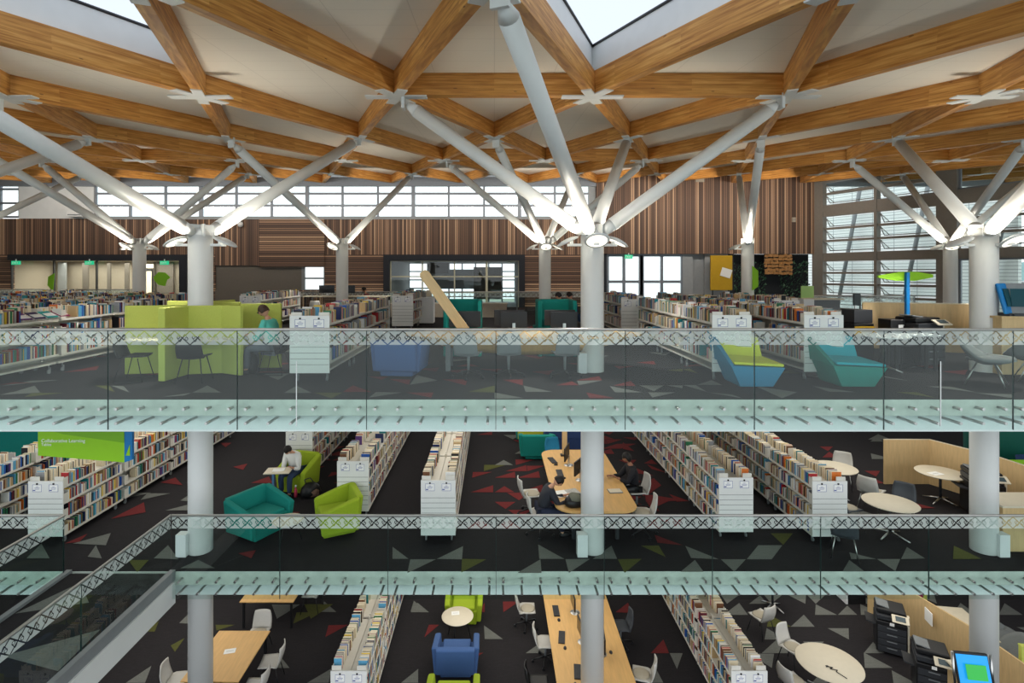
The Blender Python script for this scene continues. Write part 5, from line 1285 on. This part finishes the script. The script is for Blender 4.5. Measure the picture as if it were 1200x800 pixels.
tub_chair('bright lime armchair nearest at the bottom edge', 'armchair', M['limesofa'], (-.86, 11.4, ZL), PI, .98, .84, .74)
computer_table(ZL, 'long wooden computer table with rounded corners on the lowest floor', 1.3, 2.95, 10.6, 15.4)
for x, y, a, lb in [(1.98, 13.7, -PI / 2 + .05, 'farthest left'), (2.0, 12.6, -PI / 2 + .12, 'middle left'), (2.05, 11.5, -PI / 2, 'near left'), (2.45, 12.2, PI / 2 - .1, 'right side'), (2.45, 14.2, PI / 2 - .1, 'far right')]:
    monitor('black monitor on the lowest floor table, %s' % lb, (x, y, ZL + .735), a, 'monitors on the lowest floor table', w=.52)
for x, y, a, lb in [(1.56, 13.75, PI / 2, 'farthest'), (1.58, 12.75, PI / 2 - .15, 'second'), (1.78, 11.65, PI / 2 - .12, 'third')]:
    keyboard('black keyboard on the lowest floor table, %s from the far end' % lb, (x, y, ZL + .735), a, 'keyboards on the lowest floor table')
    mouse('black mouse beside the %s lowest floor keyboard' % lb, (x + (.03 if lb != 'third' else -.1), y - .36, ZL + .735), a + PI / 2, 'mice on the lowest floor table')
mouse('black mouse on the right side of the lowest floor table', (2.62, 12.25, ZL + .735), 0, 'mice on the lowest floor table')
shell_chair('castor', 'round seated stool chair left of the lowest computer table', (.85, 14.3, ZL), PI / 2, pad=M['seatpad'], shell=M['chairgrey'])
shell_chair('castor', 'pale office chair tucked at the left of the lowest table', (1.22, 13.0, ZL), PI / 2)
shell_chair('castor', 'dark office chair at the near left of the lowest table', (.95, 11.7, ZL), PI / 2, shell=M['black'])
shell_chair('castor', 'dark patterned office chair tucked right of the lowest table', (3.15, 13.6, ZL), -PI / 2, shell=M['chairdark'])
shell_chair('four', 'light grey shell chair standing right of the lowest table', (3.25, 11.95, ZL), -PI / 2 - .3, pad=M['seatpad'], legm=M['black'])
round_table('large round cream table at the lower right with a cable on it', (7.33, 11.95, ZL), .66, .73, M['cream'])
round_table('round cream table under the middle floor edge, lower right', (7.7, 15.1, ZL), .46, .73, M['cream'])
for x, y, a, lb in [(6.85, 14.0, PI + .4, 'between the two round tables'), (7.0, 12.85, .5, 'behind the large round table'), (6.45, 11.75, 1.9, 'left of the large round table')]:
    shell_chair('four', 'pale shell chair %s, lower right' % lb, (x, y, ZL), a, 'shell chairs at the lower right tables', legm=M['black'], pad=M['seatpad'])
t = thing('cable', 'black cable coiled on the large round table', 'cable', (7.3, 11.75, ZL + .735)); MB().path([(-.1, .06, .01), (0, .02, .012), (-.08, -.01, .01), (.05, -.06, .012), (.0, -.1, .01), (.1, -.3, .01)], .008, 6).build('lead', M['black'], t); B((-.1, .06, .012), (.05, .03, .02)).build('plug', M['black'], t)
copier('black photocopier, farther of two at the lower right', (9.75, 13.45, ZL), -.5)
copier('black photocopier, nearer of two at the lower right', (9.6, 12.0, ZL), -.5)
t = thing('curved_screen', 'plywood partition behind the two lower right photocopiers', 'screen', (0, 0, ZL)); pts = [(10.2, 14.9), (10.6, 13.9), (10.9, 12.6), (11.0, 11.2)]; n = 4; q = MB(); q.add([(x, y, .02) for x, y in pts] + [(x, y, 1.15) for x, y in pts], [(i, i + 1, n + i + 1, n + i) for i in range(n - 1)]); q.build('panel', M['ply'], t, solid=.04)
B((10.62, 13.35, .85), (.02, .3, .3), rz=-.2).build('poster', M['paper'], t)
rect_table('white desk behind the lower right plywood partition', (11.4, 13.3, ZL), -.15, .8, 1.3, .74, M['cream'])
t = thing('pedestal_box', 'plywood box beside the nearer lower right photocopier', 'cabinet', (9.85, 11.35, ZL)); B((0, 0, .5), (.45, .5, 1.0)).build('body', M['ply'], t, bevel=.01); B((0, 0, 1.01), (.5, .54, .03)).build('top', M['cream'], t)
t = thing('display_box', 'magenta and lime display box behind the plywood partition', 'display', (11.15, 14.7, ZL + .0)); B((0, 0, .5), (.5, .4, 1.0)).build('side', M['magenta'], t, bevel=.01); B((.3, .02, .5), (.12, .42, 1.05)).build('end', M['lime'], t, bevel=.01)
t = kiosk('blue screen touch kiosk at the bottom right corner', (8.95, 10.15, ZL + .55), -.15); B((0, .05, -.275), (.62, .5, .55)).build('plinth', M['dark'], t, bevel=.01)
t2 = thing('lime_screen', 'lime felt screen at the bottom right corner', 'screen', (12.1, 11.6, ZL)); B((0, 0, .62), (1.6, .1, 1.2), rz=-.2).build('panel', M['lime'], t2, bevel=.02); B((0, 0, 1.23), (1.6, .11, .03), rz=-.2).build('edging', M['lime'], t2)
for x, y, a, lb in [(12.3, 13.3, .6, 'farther'), (12.1, 12.5, -.9, 'nearer')]: lounge_shell('taupe shell lounge chair right of the lower right column, %s' % lb, (x, y, ZL), a)
t = thing('white_pedestal', 'slim white locker end beside the far lower right copiers', 'locker', (X(1000, 15.4), 15.5, ZL)); B((0, 0, .6), (.5, .5, 1.2)).build('body', M['black'], t); B((-.27, 0, .6), (.06, .5, 1.2)).build('side', M['white'], t)

# ================================================================== BOOKS
bpy.context.view_layer.update()
dg = bpy.context.evaluated_depsgraph_get(); dg.update()
CLEAR = {M['glass_rail'], M['glass']}
cam0 = Vector((0, 0, CZ))
def visible(p):
    d = p - cam0; L = d.length; d.normalize(); o = cam0.copy(); left = L - .03
    for _ in range(14):
        ok, loc, nrm, idx, ob, mx = SC.ray_cast(dg, o, d, distance=left)
        if not ok: return True
        if ob.data.materials and ob.data.materials[0] in CLEAR or ob.name.startswith(('handrail', 'edge', 'glazing')):
            st = (loc - o).length + 2e-3; o = o + d * st; left -= st
            if left <= 0: return True
            continue
        return False
    return False
cand = []
for i, (c, d, fc, ci, ph, ti, n) in enumerate(BOOKS):
    if n > 150: continue
    x, y, z = c
    sx, sy = CX + F * x / y, CY - F * (z - CZ) / y
    if not (4 < sx < 1196 and 4 < sy < 790): continue
    if (fc > 0) == (x < 0):      # spine side turned to the lens
        area_ = d[1] * abs(x) / y * d[2] / (y * y) * y + d[0] * d[1] * abs(CZ - z) / y / (y * y) * y
        cand.append((area_, i))
cand.sort(reverse=True)
chosen = set()
for a_, i in cand:
    if len(chosen) >= 300: break
    c, d, fc = BOOKS[i][0], BOOKS[i][1], BOOKS[i][2]
    if visible(Vector((c[0] + fc * (d[0] / 2 + .002), c[1], c[2] + d[2] * .3))): chosen.add(i)
bm_ = {}
for ci in range(len(BOOKC)):
    q = MB(); t_ = .07
    q.box((.5 - .02, 0, 0), (.04, 1, 1)); q.box((0, .5 - t_ / 2, 0), (1, t_, 1)); q.box((0, -.5 + t_ / 2, 0), (1, t_, 1)); q.mi = 1; q.box((-.02, 0, -.005), (.93, 1 - 2 * t_, .965))
    o = q.build('book_mesh', [BM[ci], M['page']]); bm_[ci] = o.data; bpy.data.objects.remove(o)
for i in sorted(chosen):
    c, d, fc, ci, ph, ti, n = BOOKS[i]
    o = bpy.data.objects.new('book', bm_[ci]); COL.objects.link(o); o.location = c; o.scale = d; o.rotation_euler = (0, 0, 0 if fc > 0 else PI)
    tag(o, '%s book, %s from the near end, %s shelf, %s' % (BOOKC[ci][0], ordinal(n), ti, ph), 'book', 'books standing on the white bookcases')
V_, F_, MI_ = [], [], []
for i, (c, d, fc, ci, ph, ti, n) in enumerate(BOOKS):
    if i in chosen: continue
    b = len(V_); hx, hy, hz = d[0] / 2, d[1] / 2, d[2] / 2
    for zz in (-hz, hz):
        for yy in (-hy, hy):
            for xx in (-hx, hx): V_.append((c[0] + xx, c[1] + yy, c[2] + zz))
    pg = len(BOOKC)
    for f, m_ in (((0, 1, 5, 4), ci), ((2, 6, 7, 3), ci), ((0, 4, 6, 2), ci if fc < 0 else pg), ((1, 3, 7, 5), ci if fc > 0 else pg), ((4, 5, 7, 6), pg)):
        F_.append([b + k for k in f]); MI_.append(m_)
me = bpy.data.meshes.new('books'); me.from_pydata(V_, [], F_)
for m_ in BM + [M['page']]: me.materials.append(m_)
me.polygons.foreach_set('material_index', MI_); me.update()
o = bpy.data.objects.new('books', me); COL.objects.link(o); tag(o, 'the many smaller and farther books filling the white bookcases', 'books', kind='stuff')
# ================================================================== LIGHT AND CAMERA
w = bpy.data.worlds.new('World'); SC.world = w; w.use_nodes = True; nt = w.node_tree
bg = nt.nodes['Background']
tc = nt.nodes.new('ShaderNodeTexCoord'); sp = nt.nodes.new('ShaderNodeSeparateXYZ'); nt.links.new(tc.outputs['Generated'], sp.inputs[0])
rp = nt.nodes.new('ShaderNodeValToRGB'); e = rp.color_ramp.elements
e[0].position = .47; e[0].color = (.64, .73, .75, 1); e[1].position = .53; e[1].color = (.92, .96, 1.0, 1)
mr = mth(nt, 'MULTIPLY_ADD', sp.outputs[2], .5, .5); nt.links.new(mr, rp.inputs[0]); nt.links.new(rp.outputs[0], bg.inputs[0])
bg.inputs[1].default_value = 1.5
# unseen area lights added under the slabs to brighten the two lower floors
for x in (-9, 0, 9):
    area('slab_fill', (x, 15, -.62), (0, 0, 0), 6, 7, 128, (1, .95, .86))
    area('slab_fill', (x, 14.5, ZM - .63), (0, 0, 0), 6, 6, 115, (1, .95, .86))
    area('slab_fill', (x, 24, -.62), (0, 0, 0), 6, 7, 60, (1, .95, .86))
cam = bpy.data.cameras.new('camera'); co = bpy.data.objects.new('camera', cam); COL.objects.link(co)
co.location = (0, 0, CZ); co.rotation_euler = (PI / 2, 0, 0)
cam.sensor_fit = 'HORIZONTAL'; cam.sensor_width = 36; cam.lens = 36 * F / 1200
cam.shift_x = (600 - CX) / 1200; cam.shift_y = -(400 - CY) / 1200; cam.clip_end = 600; cam.clip_start = .05
for i_, (x_, w_) in enumerate(((-14, 26), (9, 18))):
    area('wall_fill', (x_, 27.5, 6.4), (PI / 2 - .35, 0, 0), w_, .3, 300, (1, .92, .82))  # added area lights that brighten the back wall, no fitting modelled
SC.camera = co
SC.view_settings.view_transform = 'Standard'; SC.view_settings.look = 'None'; SC.view_settings.gamma = 1; SC.view_settings.exposure = .5
SC.view_settings.use_curve_mapping = False
SC.cycles.max_bounces = 8; SC.cycles.transparent_max_bounces = 24; SC.cycles.diffuse_bounces = 4; SC.cycles.glossy_bounces = 3; SC.cycles.sample_clamp_indirect = 6
SC.cycles.caustics_reflective = False; SC.cycles.caustics_refractive = False
